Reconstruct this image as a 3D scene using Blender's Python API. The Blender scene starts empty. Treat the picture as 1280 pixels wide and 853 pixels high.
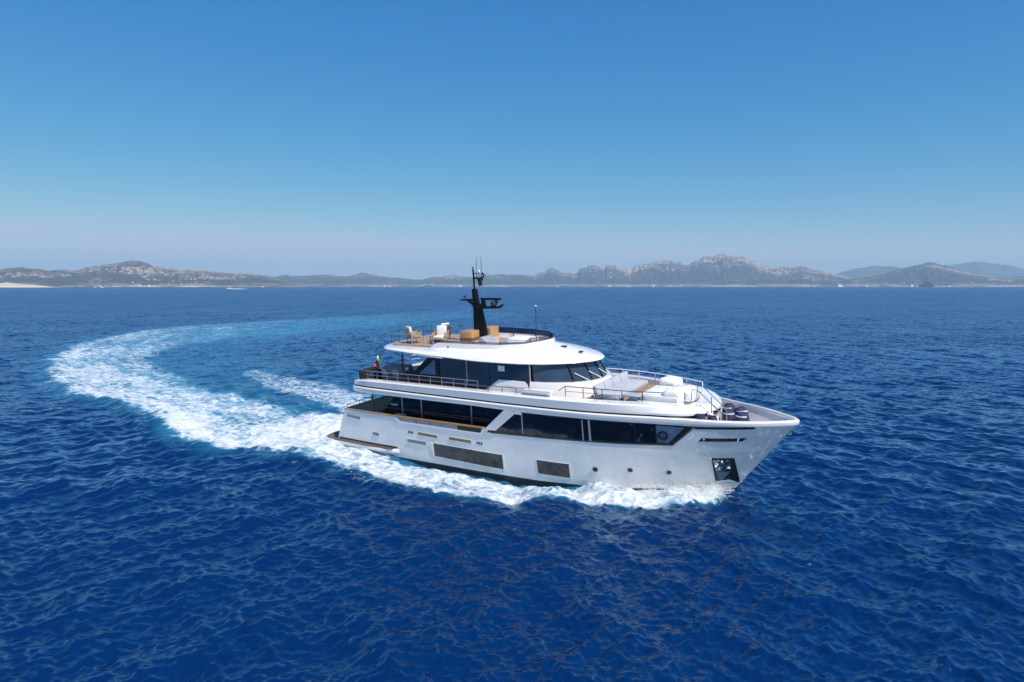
import bpy, bmesh, math, random
import numpy as np
from mathutils import Matrix, Vector
rng = np.random.default_rng(11); random.seed(5)
sc = bpy.context.scene
C = sc.collection
R_ = math.radians

# ------------------------------------------------------------------ camera
CAM_H = 10.3
cam = bpy.data.cameras.new('camera'); cam_o = bpy.data.objects.new('camera', cam); C.objects.link(cam_o)
cam.lens = 24; cam.sensor_width = 36; cam.clip_start = 0.5; cam.clip_end = 60000
PITCH = math.atan(69.5/853.33)
cam_o.location = (0, 0, CAM_H); cam_o.rotation_euler = (math.pi/2 - PITCH, 0, 0)
sc.camera = cam_o

# ------------------------------------------------------------------ sky, sun, exposure
SUN_EL, SUN_AZ = R_(52), R_(139)      # azimuth clockwise from +Y
world = bpy.data.worlds.new('World'); sc.world = world; world.use_nodes = True
wn = world.node_tree; bg = wn.nodes['Background']
sky = wn.nodes.new('ShaderNodeTexSky'); sky.sky_type = 'NISHITA'; sky.sun_disc = False
sky.sun_elevation = SUN_EL; sky.sun_rotation = SUN_AZ; sky.altitude = 0
sky.air_density = 1.0; sky.dust_density = 0.0; sky.ozone_density = 6.0
hs = wn.nodes.new('ShaderNodeHueSaturation'); hs.inputs['Saturation'].default_value = 1.18
wn.links.new(sky.outputs[0], hs.inputs['Color'])
# grade of the clear air: flatter green and blue towards the horizon, deeper red overhead
sp = wn.nodes.new('ShaderNodeSeparateColor'); cb_ = wn.nodes.new('ShaderNodeCombineColor'); wn.links.new(hs.outputs[0], sp.inputs[0])
for i_, (g_, k_) in enumerate(((1.38, .71), (.80, .565), (.42, .635))):
    a_ = wn.nodes.new('ShaderNodeMath'); a_.operation = 'MULTIPLY'; a_.inputs[1].default_value = .161; wn.links.new(sp.outputs[i_], a_.inputs[0])
    b_ = wn.nodes.new('ShaderNodeMath'); b_.operation = 'POWER'; b_.inputs[1].default_value = g_; wn.links.new(a_.outputs[0], b_.inputs[0])
    c_ = wn.nodes.new('ShaderNodeMath'); c_.operation = 'MULTIPLY'; c_.inputs[1].default_value = k_/.161; wn.links.new(b_.outputs[0], c_.inputs[0])
    d_ = wn.nodes.new('ShaderNodeMath'); d_.operation = 'SMOOTH_MIN'; d_.inputs[1].default_value = (.49, .57, .70)[i_]/.161; d_.inputs[2].default_value = .5
    wn.links.new(c_.outputs[0], d_.inputs[0]); wn.links.new(d_.outputs[0], cb_.inputs[i_])
wn.links.new(cb_.outputs[0], bg.inputs[0]); bg.inputs[1].default_value = 0.14
sd = Vector((math.sin(SUN_AZ)*math.cos(SUN_EL), math.cos(SUN_AZ)*math.cos(SUN_EL), math.sin(SUN_EL)))
sun = bpy.data.lights.new('sun', 'SUN'); sun.energy = 4.7; sun.angle = R_(0.53); sun.color = (1, .955, .89)
sun_o = bpy.data.objects.new('sun', sun); C.objects.link(sun_o)
sun_o.rotation_euler = sd.to_track_quat('Z', 'Y').to_euler(); sun_o.location = (60, -60, 120)
sc.view_settings.view_transform = 'Standard'; sc.view_settings.look = 'None'
sc.view_settings.gamma = 1; sc.view_settings.use_curve_mapping = False
sc.view_settings.exposure = 0.27
sc.render.engine = 'CYCLES'; sc.cycles.use_denoising = True
sc.cycles.max_bounces = 8; sc.cycles.volume_bounces = 1

# ------------------------------------------------------------------ materials
def mat(name, col, rough=.5, metal=0, coat=0, spec=.5, var=0, vscale=3, bump=0, bscale=40, ior=None, alpha=None):
    m = bpy.data.materials.new(name); m.use_nodes = True
    nt = m.node_tree; p = nt.nodes['Principled BSDF']
    p.inputs['Base Color'].default_value = (*col, 1); p.inputs['Roughness'].default_value = rough
    p.inputs['Metallic'].default_value = metal; p.inputs['Coat Weight'].default_value = coat
    p.inputs['Coat Roughness'].default_value = .05
    p.inputs['Specular IOR Level'].default_value = spec
    if ior: p.inputs['IOR'].default_value = ior
    if var or bump:
        tc = nt.nodes.new('ShaderNodeTexCoord')
    if var:
        nz = nt.nodes.new('ShaderNodeTexNoise'); nz.inputs['Scale'].default_value = vscale; nz.inputs['Detail'].default_value = 5
        nt.links.new(tc.outputs['Object'], nz.inputs['Vector'])
        mr = nt.nodes.new('ShaderNodeMapRange'); mr.inputs['From Min'].default_value = .3; mr.inputs['From Max'].default_value = .7
        mr.inputs['To Min'].default_value = 1-var; mr.inputs['To Max'].default_value = 1+var*.4
        nt.links.new(nz.outputs['Fac'], mr.inputs['Value'])
        mx = nt.nodes.new('ShaderNodeMix'); mx.data_type = 'RGBA'; mx.blend_type = 'MULTIPLY'; mx.inputs['Factor'].default_value = 1
        mx.inputs['A'].default_value = (*col, 1)
        nt.links.new(mr.outputs['Result'], mx.inputs['B']); nt.links.new(mx.outputs['Result'], p.inputs['Base Color'])
    if bump:
        nb = nt.nodes.new('ShaderNodeTexNoise'); nb.inputs['Scale'].default_value = bscale; nb.inputs['Detail'].default_value = 4
        nt.links.new(tc.outputs['Object'], nb.inputs['Vector'])
        bp = nt.nodes.new('ShaderNodeBump'); bp.inputs['Strength'].default_value = bump; bp.inputs['Distance'].default_value = .03
        nt.links.new(nb.outputs['Fac'], bp.inputs['Height']); nt.links.new(bp.outputs['Normal'], p.inputs['Normal'])
    return m

def teak_mat(name, col, dark, axis='Y', pitch=.09):
    m = mat(name, col, .55)
    nt = m.node_tree; p = nt.nodes['Principled BSDF']
    tc = nt.nodes.new('ShaderNodeTexCoord'); wv = nt.nodes.new('ShaderNodeTexWave')
    wv.bands_direction = axis; wv.inputs['Scale'].default_value = 1/(pitch*20*.159*2)*1.0; wv.inputs['Distortion'].default_value = 0
    nt.links.new(tc.outputs['Object'], wv.inputs['Vector'])
    cr = nt.nodes.new('ShaderNodeValToRGB'); cr.color_ramp.elements[0].position = .05; cr.color_ramp.elements[1].position = .14
    cr.color_ramp.elements[0].color = (*dark, 1); cr.color_ramp.elements[1].color = (*col, 1)
    nz = nt.nodes.new('ShaderNodeTexNoise'); nz.inputs['Scale'].default_value = 6; nz.inputs['Detail'].default_value = 6
    mx = nt.nodes.new('ShaderNodeMix'); mx.data_type = 'RGBA'; mx.blend_type = 'MULTIPLY'; mx.inputs['Factor'].default_value = .5
    nt.links.new(wv.outputs['Fac'], cr.inputs['Fac']); nt.links.new(cr.outputs['Color'], mx.inputs['A'])
    nt.links.new(tc.outputs['Object'], nz.inputs['Vector']); nt.links.new(nz.outputs['Fac'], mx.inputs['B'])
    nt.links.new(mx.outputs['Result'], p.inputs['Base Color'])
    return m

M = {}
M['gel'] = mat('white_gelcoat', (.83, .785, .765), .16, coat=1.0, var=.03, vscale=.7)
M['white'] = mat('white_paint', (.83, .785, .75), .3, var=.03, vscale=1.5)
M['boot'] = mat('antifouling', (.02, .022, .028), .4)
M['strip'] = mat('black_trim', (.012, .012, .014), .3)
M['bronze'] = mat('bronze_trim', (.10, .085, .07), .3, metal=.6)
M['glass'] = mat('dark_glass', (.006, .010, .018), .03, spec=.5, coat=.2, var=.5, vscale=.9)
M['glass2'] = mat('grey_glass', (.035, .055, .085), .05, spec=.6, coat=.3, var=.35, vscale=.8)
M['glass3'] = mat('pale_glass', (.10, .17, .27), .08, spec=.5, var=.2, vscale=2)
M['smoke'] = mat('smoked_glass', (.012, .02, .035), .04)
_m = bpy.data.materials.new('tinted_glass'); _m.use_nodes = True
_nt = _m.node_tree; _p = _nt.nodes['Principled BSDF']; _p.inputs['Roughness'].default_value = .05; _p.inputs['Base Color'].default_value = (.02, .03, .045, 1)
_t = _nt.nodes.new('ShaderNodeBsdfTransparent'); _t.inputs[0].default_value = (.42, .40, .40, 1); _x = _nt.nodes.new('ShaderNodeMixShader'); _x.inputs[0].default_value = .22
_nt.links.new(_t.outputs[0], _x.inputs[1]); _nt.links.new(_p.outputs[0], _x.inputs[2]); _nt.links.new(_x.outputs[0], _nt.nodes['Material Output'].inputs['Surface'])
M['smokeT'] = _m
_m2 = _m.copy(); _m2.name = 'navy_glass'; M['smokeF'] = _m2
for _n in _m2.node_tree.nodes:
    if _n.type == 'BSDF_TRANSPARENT': _n.inputs[0].default_value = (.13, .16, .24, 1)
    if _n.type == 'MIX_SHADER': _n.inputs[0].default_value = .3
M['steel'] = mat('stainless', (.55, .55, .56), .22, metal=1)
M['dsteel'] = mat('dark_steel', (.05, .05, .055), .35, metal=.3)
M['black'] = mat('black_mast_paint', (.003, .004, .007), .55, spec=.25)
M['teak'] = teak_mat('teak_planks', (.52, .37, .25), (.10, .075, .055))
M['greyteak'] = teak_mat('weathered_teak', (.20, .165, .14), (.03, .03, .03))
M['teakrail'] = mat('varnished_teak', (.42, .22, .08), .3, var=.25, vscale=9)
M['orange'] = mat('honey_wood', (.44, .25, .11), .4, var=.2, vscale=6)
M['brown'] = mat('brown_wood', (.16, .075, .035), .4, var=.2, vscale=6)
M['chairwood'] = mat('pale_wood', (.42, .27, .15), .5, var=.2, vscale=9)
M['cush'] = mat('white_cushion', (.74, .73, .70), .85, var=.08, vscale=5, bump=.3, bscale=8)
M['gcush'] = mat('grey_cushion', (.42, .43, .48), .85, var=.08, vscale=5, bump=.3, bscale=9)
M['cover'] = mat('white_canvas', (.76, .75, .73), .8, var=.1, vscale=3, bump=.8, bscale=5)
M['greyc'] = mat('grey_canvas', (.22, .23, .28), .8, var=.2, vscale=4, bump=.6, bscale=6)
M['wicker'] = mat('dark_wicker', (.018, .012, .009), .6, var=.4, vscale=30, bump=.5, bscale=60)
M['navy'] = mat('navy_cover', (.020, .026, .085), .75, var=.35, vscale=5, bump=.8, bscale=6)
M['green'] = mat('flag_green', (.02, .28, .05), .7)
M['fwhite'] = mat('flag_white', (.78, .78, .76), .7)
M['red'] = mat('flag_red', (.5, .02, .03), .7)
M['greyp'] = mat('grey_panel', (.30, .30, .34), .5)
M['vent'] = mat('vent_grey', (.20, .23, .28), .4)
M['chrome'] = mat('mirror_steel', (.7, .7, .7), .06, metal=1)
M['hullglass'] = mat('hull_window_glass', (.030, .034, .042), .10, spec=.7, var=.9, vscale=4, bump=1.0, bscale=4.5)  # mottled colour stands in for reflections of waves and foam
M['tabletop'] = mat('pale_blue_glass_top', (.42, .52, .55), .1)

# ------------------------------------------------------------------ mesh helper
class MB:
    def __init__(s): s.v = []; s.f = []; s.mi = []; s.m = 0
    def add(s, vs, fs):
        o = len(s.v); s.v += [tuple(map(float, p)) for p in vs]
        for f in fs: s.f.append([i+o for i in f]); s.mi.append(s.m)
        return s
    def box(s, c, d, rz=0, ry=0):
        M_ = Matrix.Rotation(rz, 3, 'Z') @ Matrix.Rotation(ry, 3, 'Y')
        vs = [Vector(c) + M_ @ Vector((x*d[0]/2, y*d[1]/2, z*d[2]/2)) for x in (-1, 1) for y in (-1, 1) for z in (-1, 1)]
        return s.add(vs, [(0,1,3,2),(4,6,7,5),(0,4,5,1),(2,3,7,6),(0,2,6,4),(1,5,7,3)])
    def rings(s, rings, closed=True, caps=True, flip=False):
        n = len(rings[0]); vs = [p for r in rings for p in r]; fs = []
        for k in range(len(rings)-1):
            for i in range(n if closed else n-1):
                j = (i+1) % n
                q = (k*n+i, k*n+j, (k+1)*n+j, (k+1)*n+i)
                fs.append(q[::-1] if flip else q)
        if caps:
            fs.append(tuple(range(n))[::-1] if not flip else tuple(range(n)))
            t = tuple(range((len(rings)-1)*n, len(rings)*n)); fs.append(t if not flip else t[::-1])
        return s.add(vs, fs)
    def prism(s, pts, z0, z1):           # plan polygon -> solid
        return s.rings([[(x, y, z0) for x, y in pts], [(x, y, z1) for x, y in pts]])
    def side(s, pts, v0, v1):            # (u,z) polygon -> solid between two v
        return s.rings([[(x, v0, z) for x, z in pts], [(x, v1, z) for x, z in pts]], flip=True)
    def tube(s, pts, r, n=6, r2=None):
        pts = [Vector(p) for p in pts]; rings = []
        for i, p in enumerate(pts):
            t = (pts[min(i+1, len(pts)-1)] - pts[max(i-1, 0)]).normalized()
            a = t.cross(Vector((0, 0, 1)))
            if a.length < .05: a = t.cross(Vector((0, 1, 0)))
            a.normalize(); b = t.cross(a)
            rr = r if r2 is None else r + (r2-r)*i/(len(pts)-1)
            rings.append([p + rr*(math.cos(2*math.pi*k/n)*a + math.sin(2*math.pi*k/n)*b) for k in range(n)])
        return s.rings(rings, flip=True)
    def ball(s, c, r, nu=10, nv=6, sc_=(1, 1, 1)):
        rings = []
        for k in range(1, nv):
            th = math.pi*k/nv
            rings.append([(c[0]+r*sc_[0]*math.sin(th)*math.cos(2*math.pi*i/nu), c[1]+r*sc_[1]*math.sin(th)*math.sin(2*math.pi*i/nu), c[2]-r*sc_[2]*math.cos(th)) for i in range(nu)])
        return s.rings(rings)
    def build(s, name, mats, parent=None, smooth=False, bevel=0, seg=2, subs=0, angle=35):
        me = bpy.data.meshes.new(name); me.from_pydata(s.v, [], s.f)
        if not isinstance(mats, (list, tuple)): mats = [mats]
        for m in mats: me.materials.append(m)
        me.polygons.foreach_set('material_index', s.mi)
        bm = bmesh.new(); bm.from_mesh(me); bmesh.ops.recalc_face_normals(bm, faces=bm.faces)
        if bevel:
            ed = [e for e in bm.edges if len(e.link_faces) == 2 and e.calc_face_angle(0) > .5]
            bmesh.ops.bevel(bm, geom=ed, offset=bevel, segments=seg, affect='EDGES', profile=.5, clamp_overlap=True)
        bm.to_mesh(me); bm.free()
        if smooth or bevel:
            me.polygons.foreach_set('use_smooth', [True]*len(me.polygons)); me.set_sharp_from_angle(angle=R_(angle))
        me.update()
        o = bpy.data.objects.new(name, me); C.objects.link(o)
        if parent: o.parent = parent
        return o

def tag(o, label=None, cat=None, group=None, kind=None):
    if label: o['label'] = label
    if cat: o['category'] = cat
    if group: o['group'] = group
    if kind: o['kind'] = kind
    return o

def empty(name, parent_m=None, loc=(0, 0, 0), rz=0):
    o = bpy.data.objects.new(name, None); C.objects.link(o)
    m = Matrix.Translation(loc) @ Matrix.Rotation(rz, 4, 'Z')
    o.matrix_world = (parent_m @ m) if parent_m is not None else m
    return o

# value noise for meshes
def vnoise(x, y, seed=0):
    xi = np.floor(x).astype(np.int64); yi = np.floor(y).astype(np.int64)
    fx = x-xi; fy = y-yi; fx = fx*fx*(3-2*fx); fy = fy*fy*(3-2*fy)
    def h(a, b):
        n = (a*374761393 + b*668265263 + seed*974634221) & 0xffffffff
        n = ((n ^ (n >> 13))*1274126177) & 0xffffffff
        return ((n ^ (n >> 16)) & 0xffff)/65535.0
    return (h(xi, yi)*(1-fx)+h(xi+1, yi)*fx)*(1-fy) + (h(xi, yi+1)*(1-fx)+h(xi+1, yi+1)*fx)*fy
def fbm(x, y, o=5, seed=0, gain=.5):
    r = 0; a = 1; t = 0
    for k in range(o):
        r = r + a*vnoise(x*2**k+17.3*k, y*2**k-9.1*k, seed+k); t += a; a *= gain
    return r/t
def sstep(a, b, x):
    t = np.clip((x-a)/(b-a), 0, 1); return t*t*(3-2*t)

# ------------------------------------------------------------------ boat frame
YAW, HEEL = R_(-32), R_(4.5)
BO = Vector((-10.308, 47.057, .3))
BM = Matrix.Translation(BO) @ Matrix.Rotation(YAW, 4, 'Z') @ Matrix.Rotation(HEEL, 4, 'X')
HBG = np.array([(0.9,3.5),(4,3.66),(8,3.72),(14,3.74),(17,3.7),(19,3.58),(21,3.25),(22.5,2.88),(23.5,2.6),(24.5,2.3),(25,2.12),(26,1.75),(27,1.22),(27.6,.8),(28,.45),(28.3,.02)])
HBW = np.array([(0.8,3.35),(4,3.5),(12,3.55),(16,3.42),(19,2.95),(21,2.3),(23,1.45),(24.5,.62),(25.5,.02)])
ZG = 3.6
def smooth_interp(x, xy):
    # mild smoothing of the polyline
    x = np.asarray(x, float); d = .45
    return (np.interp(x-d, xy[:, 0], xy[:, 1]) + 2*np.interp(x, xy[:, 0], xy[:, 1]) + np.interp(x+d, xy[:, 0], xy[:, 1]))/4
def hbg(u):
    a = np.interp(u, HBG[:, 0], HBG[:, 1]); b = smooth_interp(u, HBG); w = np.clip((28.0-np.asarray(u, float))/1.0, 0, 1)
    return a*(1-w)+b*w
def hbw(u):
    a = np.interp(u, HBW[:, 0], HBW[:, 1]); b = smooth_interp(u, HBW); w = np.clip((25.2-np.asarray(u, float))/1.0, 0, 1)
    return a*(1-w)+b*w
def ut(z): return .8+.45*np.clip(z, -.5, 2.6)
def us(z): return 25.5+2.8*np.clip(z, -1.2, 4)/ZG
def hb(u, z):
    s = np.clip((u-ut(z))/(us(z)-ut(z)), 0, 1)
    g = hbg(ut(ZG)+s*(us(ZG)-ut(ZG))); w = hbw(.8+s*24.7)
    k = np.interp(z, [-1.2, 0, 2.1, ZG, 4.2], [-.4, 0, .71, 1, 1.05])
    return np.maximum(w+(g-w)*k, .015)

def to_boat(x, y):                       # world ground xy -> boat u,v (flat)
    c, s = math.cos(YAW), math.sin(YAW); dx = x-BO.x; dy = y-BO.y
    return dx*c+dy*s, -dx*s+dy*c


# ================================================================== WATER
def poly_sd(px, py, poly, nopen=None):
    """signed distance (inside > 0) to a closed polygon, plus the parameter (0..1) of the nearest point on its first nopen vertices"""
    d2 = np.full(px.shape, 1e18); ins = np.zeros(px.shape, bool)
    n = len(poly)
    for i in range(n):
        ax, ay = poly[i]; bx, by = poly[(i+1) % n]
        ex, ey = bx-ax, by-ay; L2 = ex*ex+ey*ey+1e-9
        t = np.clip(((px-ax)*ex+(py-ay)*ey)/L2, 0, 1)
        q = (px-ax-t*ex)**2+(py-ay-t*ey)**2
        d2 = np.minimum(d2, q)
        c = ((ay > py) != (by > py))
        with np.errstate(divide='ignore', invalid='ignore'):
            xi = (bx-ax)*(py-ay)/(by-ay if by != ay else 1e-9)+ax
        ins ^= c & (px < xi)
    d = np.sqrt(d2); return np.where(ins, d, -d)
def line_param(px, py, line):
    L = np.array(line, float); seg = np.hypot(*(L[1:]-L[:-1]).T); cum = np.r_[0, np.cumsum(seg)]
    best = np.full(px.shape, 1e18); par = np.zeros(px.shape)
    for i in range(len(seg)):
        e = L[i+1]-L[i]; t = np.clip(((px-L[i, 0])*e[0]+(py-L[i, 1])*e[1])/seg[i]**2, 0, 1)
        q = (px-L[i, 0]-t*e[0])**2+(py-L[i, 1]-t*e[1])**2
        m = q < best; best = np.where(m, q, best); par = np.where(m, cum[i]+t*seg[i], par)
    return par, np.sqrt(best)

OUT = [(-7.2,40.3),(-9.2,36.8),(-12.0,39.4),(-14.4,40.3),(-16.8,41.5),(-18.0,40.7),(-20.6,42.7),(-22.9,44.3),(-25.1,47.5),(-29.2,53.4),(-34.2,57.8),(-39.9,61.9),(-47.9,71.1),(-57.9,83.4),(-65.9,96.4),(-74.5,114.1),(-80.2,131.2),(-84.9,157.1),(-82.7,176.1),(-71.2,195.8),(-55.6,226.0),(-36.5,259.4),(-14.3,304.2)]
INN = [(-11.0,50.5),(-13.7,55.2),(-17.2,57.0),(-22.7,61.9),(-27.2,65.7),(-33.3,72.3),(-41.8,83.4),(-49.4,94.3),(-54.8,105.8),(-56.6,120.4),(-53.2,133.2),(-47.4,144.2),(-39.5,160.0),(-26.4,187.4),(-10.6,226.0)]
ARM = [(-8.5,53.0),(-14.0,63.8),(-17.6,67.7),(-22.1,73.5),(-26.5,77.5),(-30.6,81.1),(-39.2,92.3),(-35.9,89.4),(-26.5,72.3),(-23.6,67.7),(-20.7,64.7),(-17.0,59.8),(-12.0,54.0)]
SIDE = [(11.1,34.0),(10.9,33.1),(10.1,31.9),(8.6,31.1),(6.5,30.2),(5.5,30.4),(4.5,31.3),(3.4,31.3),(2.3,31.9),(0.8,31.7),(-1.5,31.9),(-3.1,32.3),(-5.2,33.6),(-7.2,35.3),(-9.4,37.3),(-13.0,39.9),(-11.0,44.5),(2,37.5),(9,34.8)]

def build_water():
    az_f = np.linspace(-R_(47), R_(47), 1520)
    az_c = np.linspace(R_(47), 2*math.pi-R_(47), 120)[1:-1]
    az = np.r_[az_f, az_c]; na = len(az)
    rr = [1.0]
    while rr[-1] < 16000:
        r = rr[-1]; k = .05 if r < 9 else ((.0027 if r < 40 else .0034) if r < 62 else .0058 if r < 260 else (.012 if r < 900 else .03))
        rr.append(r*(1+k))
    rr = np.array(rr); nr = len(rr)
    Rg, Ag = np.meshgrid(rr, az, indexing='ij')
    X = (Rg*np.sin(Ag)).ravel(); Y = (Rg*np.cos(Ag)).ravel(); RR = Rg.ravel()
    spacing = np.maximum(RR*.0058, RR*.00108*1.0)
    spacing = np.where(RR > 260, RR*.012, spacing); spacing = np.where(RR < 62, RR*.0034, spacing); spacing = np.where(RR < 40, RR*.0027, spacing); spacing = np.where(RR < 9, RR*.05, spacing)
    dX = np.zeros_like(X); dY = np.zeros_like(X); Z = np.zeros_like(X); lost = np.zeros_like(X)
    # foam / wake fields ------------------------------------------------
    foam = np.zeros_like(X); aer = np.zeros_like(X); turb = np.zeros_like(X)
    near = (RR < 700) & (Y > 5)
    ix = np.where(near)[0]; x = X[ix]; y = Y[ix]
    wob = (fbm(x/6, y/6, 4, 3)-.5)*5*np.clip((np.hypot(x+10, y-47))/40, .15, 1.4)
    wob2 = (fbm(x/1.6, y/1.6, 4, 9)-.5)*2.0
    par, _ = line_param(x, y, OUT)
    L = par.max()
    age = np.interp(par, [0, 30, 75, 130, 190, 260, L], [0, .05, .3, .55, .75, .9, 1.0])
    sdw = poly_sd(x, y, OUT+INN[::-1])+wob*.6+wob2*.4+2.6*age
    wid = 1.5+10*age
    dens = np.interp(age, [0, .1, .35, .6, .75, .87, 1], [.95, .86, .68, .56, .45, .36, .24])
    f1 = sstep(-.3, 1.0, sdw/(1.2+2.5*age))*dens
    sdo = -poly_sd(x, y, [(-200, 20)]+[(-12, 36)]+OUT[2:]+[(-14, 420), (-400, 420), (-400, 20)])   # distance in from the outer edge
    cross = np.interp(sdo/(6+30*age), [0, .08, .3, .7, 1.2, 2], [1.0, 1.08, 1.0, .9, .72, .6])
    strk = fbm(par/9+wob*.1, sdo/1.3, 4, 61, .6); big_ = fbm(par/16, sdo/5, 3, 67)
    f1 = f1*cross*(.58+.55*strk+.35*big_)
    f1 = f1*np.interp(sdw, [0, 2.5, 6], [.7, 1, 1])
    a1 = sstep(-.6, 1, sdw/(2+8*age))*np.interp(age, [0, .3, .7, .9, 1], [1.0, .95, .75, .36, .2])
    sda = poly_sd(x, y, ARM)+wob*.9+wob2*.6+.9
    f2 = sstep(-.6, 1.0, sda/1.4)*np.interp(y, [52, 62, 75, 92], [.95, .72, .62, .45]); a2 = sstep(-1.5, 1, sda/2)*.5
    u, v = to_boat(x, y)
    sds = poly_sd(x, y, SIDE)+wob2*.6+np.interp(u, [-4, 0, 17, 21], [.1, .5, .45, .1])
    u, v = to_boat(x, y); d_s = np.abs(v)
    f3 = sstep(-.15, .9, sds/1.0)*np.interp(u, [-4, 2, 8, 14, 20, 25], [.80, .86, .92, .88, .95, 1.0]); a3 = sstep(-.2, 1.0, sds)*.6
    dh_ = np.abs(v)-np.where((u > .9) & (u < 25.6), hbw(np.clip(u, .9, 25.6)), 0)
    f3 = f3*(1-np.interp(u, [4, 7, 17, 20], [0, .7, .7, 0])*sstep(.7, .15, dh_))
    # wider, thin lace beyond the side foam
    f3 = f3*(.72+.55*fbm(u/2.2, d_s/.7, 4, 71, .6)); f3 = np.maximum(f3, sstep(-3.4, .3, sds)*.38*(u > -3))
    hw = np.where((u > .9) & (u < 25.6), hbw(np.clip(u, .9, 25.6)), 0)
    d = np.abs(v)-hw
    alongs = sstep(-6, 0, u)*(1-sstep(24.4, 25.3, u))
    # port-side mirror of the side foam
    fp = (v > 0)*alongs*sstep(4.2, 1.2, d+wob2*.6)*.85
    # prop wash right behind the transom
    fs = sstep(5.2, 3.0, np.abs(v+.2)+wob2*.5)*sstep(2.5, .5, u)*sstep(-14, -6, u)*1.0
    ring = sstep(47, 54, y-.35*np.clip(x+12, 0, 60))*(u < 2)
    inn = sstep(-22, -2, sdw)*(sdo > 4)*ring*(y < 135)*.30*fbm(x/7, y/7, 4, 83)*1.6
    inn = np.maximum(inn, (sdo > 3)*ring*sstep(-7, 0, sda)*.34*fbm(x/4, y/4, 4, 85)*1.5)
    a1 = np.maximum(a1, sstep(-26, 0, sdw)*(sdo > 4)*ring*.42*np.interp(y, [60, 150, 260], [1, .9, .4]))
    ff = np.maximum.reduce([f1, f2, f3, fp, fs, inn]); aa = np.maximum.reduce([a1, a2, a3, fp*.8, fs])
    tail = sstep(60, 0, np.abs(y-(330+.35*x)))*sstep(-40, 60, x)*.16
    foam[ix] = np.maximum(ff, tail); aer[ix] = np.maximum(aa, tail*.9)
    turb[ix] = np.clip(np.maximum(ff, 0), 0, 1)
    # boat-made waves
    bow = np.interp(u, [16, 19.5, 22, 24.2, 25.4, 26.2], [0, .08, .20, .24, .18, 0])
    hgt = bow*np.exp(-((d-.5)/.7)**2)
    bow2 = np.interp(u, [17, 19, 21.5, 24, 25], [0, .16, .42, .26, 0])
    hgt += bow2*np.exp(-((d-1.9)/.75)**2)*(.6+.8*vnoise(x/1.2, y/1.2, 5))
    hgt += -.52*np.exp(-((u-12.5)/6)**4)*np.exp(-np.clip(d, 0, 9)**2/1.6)
    hgt += .38*np.exp(-((u+4)/3.5)**2)*np.exp(-(v/3.6)**2)
    hgt += np.interp(u, [-6, 0, 10, 16, 19], [.38, .34, .2, .12, 0])*np.exp(-((sds-.5)/.9)**2)*(v < 0)
    hgt += .40*np.exp(-((sdo-1.0)/1.6)**2)*np.interp(age, [0, .05, .35, .6], [.3, 1, .8, 0])*(sdo > -5)
    lump = (fbm(x/1.1, y/1.1, 3, 21)-.5)*.55+(fbm(x/.42, y/.42, 2, 31)-.5)*.22
    lf = np.clip(ff, 0, 1)*np.interp(age, [0, .3, .7, 1], [1, .8, .5, .2])
    hgt += lump*lf
    Z[ix] += hgt*sstep(700, 400, RR[ix])
    # wind sea -----------------------------------------------------------
    nw = 110
    lam = np.exp(np.linspace(math.log(.24), math.log(9), nw))*(1+.05*rng.standard_normal(nw))
    mode = rng.random(nw)
    ang = np.where(mode < .42, R_(-46), np.where(mode < .84, R_(-148), R_(-98)))+rng.standard_normal(nw)*np.where(lam < .7, R_(24), R_(17))
    sl = np.interp(np.log(lam), np.log([.24, .4, .8, 1.6, 3, 5, 9]), [.068, .070, .056, .038, .030, .022, .011])
    k = 2*math.pi/lam; ph = rng.uniform(0, 6.28, nw)
    # slow patchiness of the wind ripples
    gust = .72+.56*fbm(X/23, Y/23, 3, 77)
    for i in range(nw):
        w = sstep(2.6, 5.0, lam[i]/spacing)
        m = w > .002
        lost += (1-w)*(sl[i]**2)/2
        if not m.any(): continue
        cx_, cy_ = math.cos(ang[i]), math.sin(ang[i])
        th = k[i]*(X[m]*cx_+Y[m]*cy_)+ph[i]
        A = sl[i]/k[i]*w[m]*(gust[m] if lam[i] < 3 else 1)
        A = A*(1-.55*turb[m]) if lam[i] < 2.5 else A
        Z[m] += A*np.cos(th); s_ = .6*A*np.sin(th)
        dX[m] -= cx_*s_; dY[m] -= cy_*s_
    calm = sstep(9000, 2500, RR)
    Z *= calm
    co = np.stack([X+dX*calm, Y+dY*calm, Z], 1)
    co = np.vstack([co, [[0, 0, 0]]])
    # faces
    i = np.arange(nr-1)[:, None]*na; j = np.arange(na)[None, :]; j2 = (j+1) % na
    q = np.stack([i+j, i+na+j, i+na+j2, i+j2], -1).reshape(-1, 4)
    q = q[:, ::-1]
    # drop the faces wholly inside the hull so that the cockpit stays dry
    tri = np.stack([np.full(na, nr*na), np.arange(na), (np.arange(na)+1) % na], 1)[:, ::-1]
    me = bpy.data.meshes.new('water')
    nl = q.size+tri.size
    me.vertices.add(len(co)); me.vertices.foreach_set('co', co.astype(np.float32).ravel())
    me.loops.add(nl); me.loops.foreach_set('vertex_index', np.r_[q.ravel(), tri.ravel()].astype(np.int32))
    nf = len(q)+len(tri); me.polygons.add(nf)
    me.polygons.foreach_set('loop_start', np.r_[np.arange(len(q))*4, q.size+np.arange(len(tri))*3].astype(np.int32))
    me.polygons.foreach_set('use_smooth', np.ones(nf, bool))
    me.update(calc_edges=True)
    for nm, arr in (('foam', foam), ('aer', aer), ('lost', np.sqrt(lost))):
        a = me.attributes.new(nm, 'FLOAT', 'POINT'); a.data.foreach_set('value', np.r_[arr, 0].astype(np.float32))
    # upward check
    o = bpy.data.objects.new('water', me); C.objects.link(o); o['kind'] = 'structure'
    # material --------------------------------------------------------
    m = bpy.data.materials.new('sea_water'); m.use_nodes = True; nt = m.node_tree; N = nt.nodes; Lk = nt.links
    N.remove(N['Principled BSDF']); out = N['Material Output']
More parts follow.
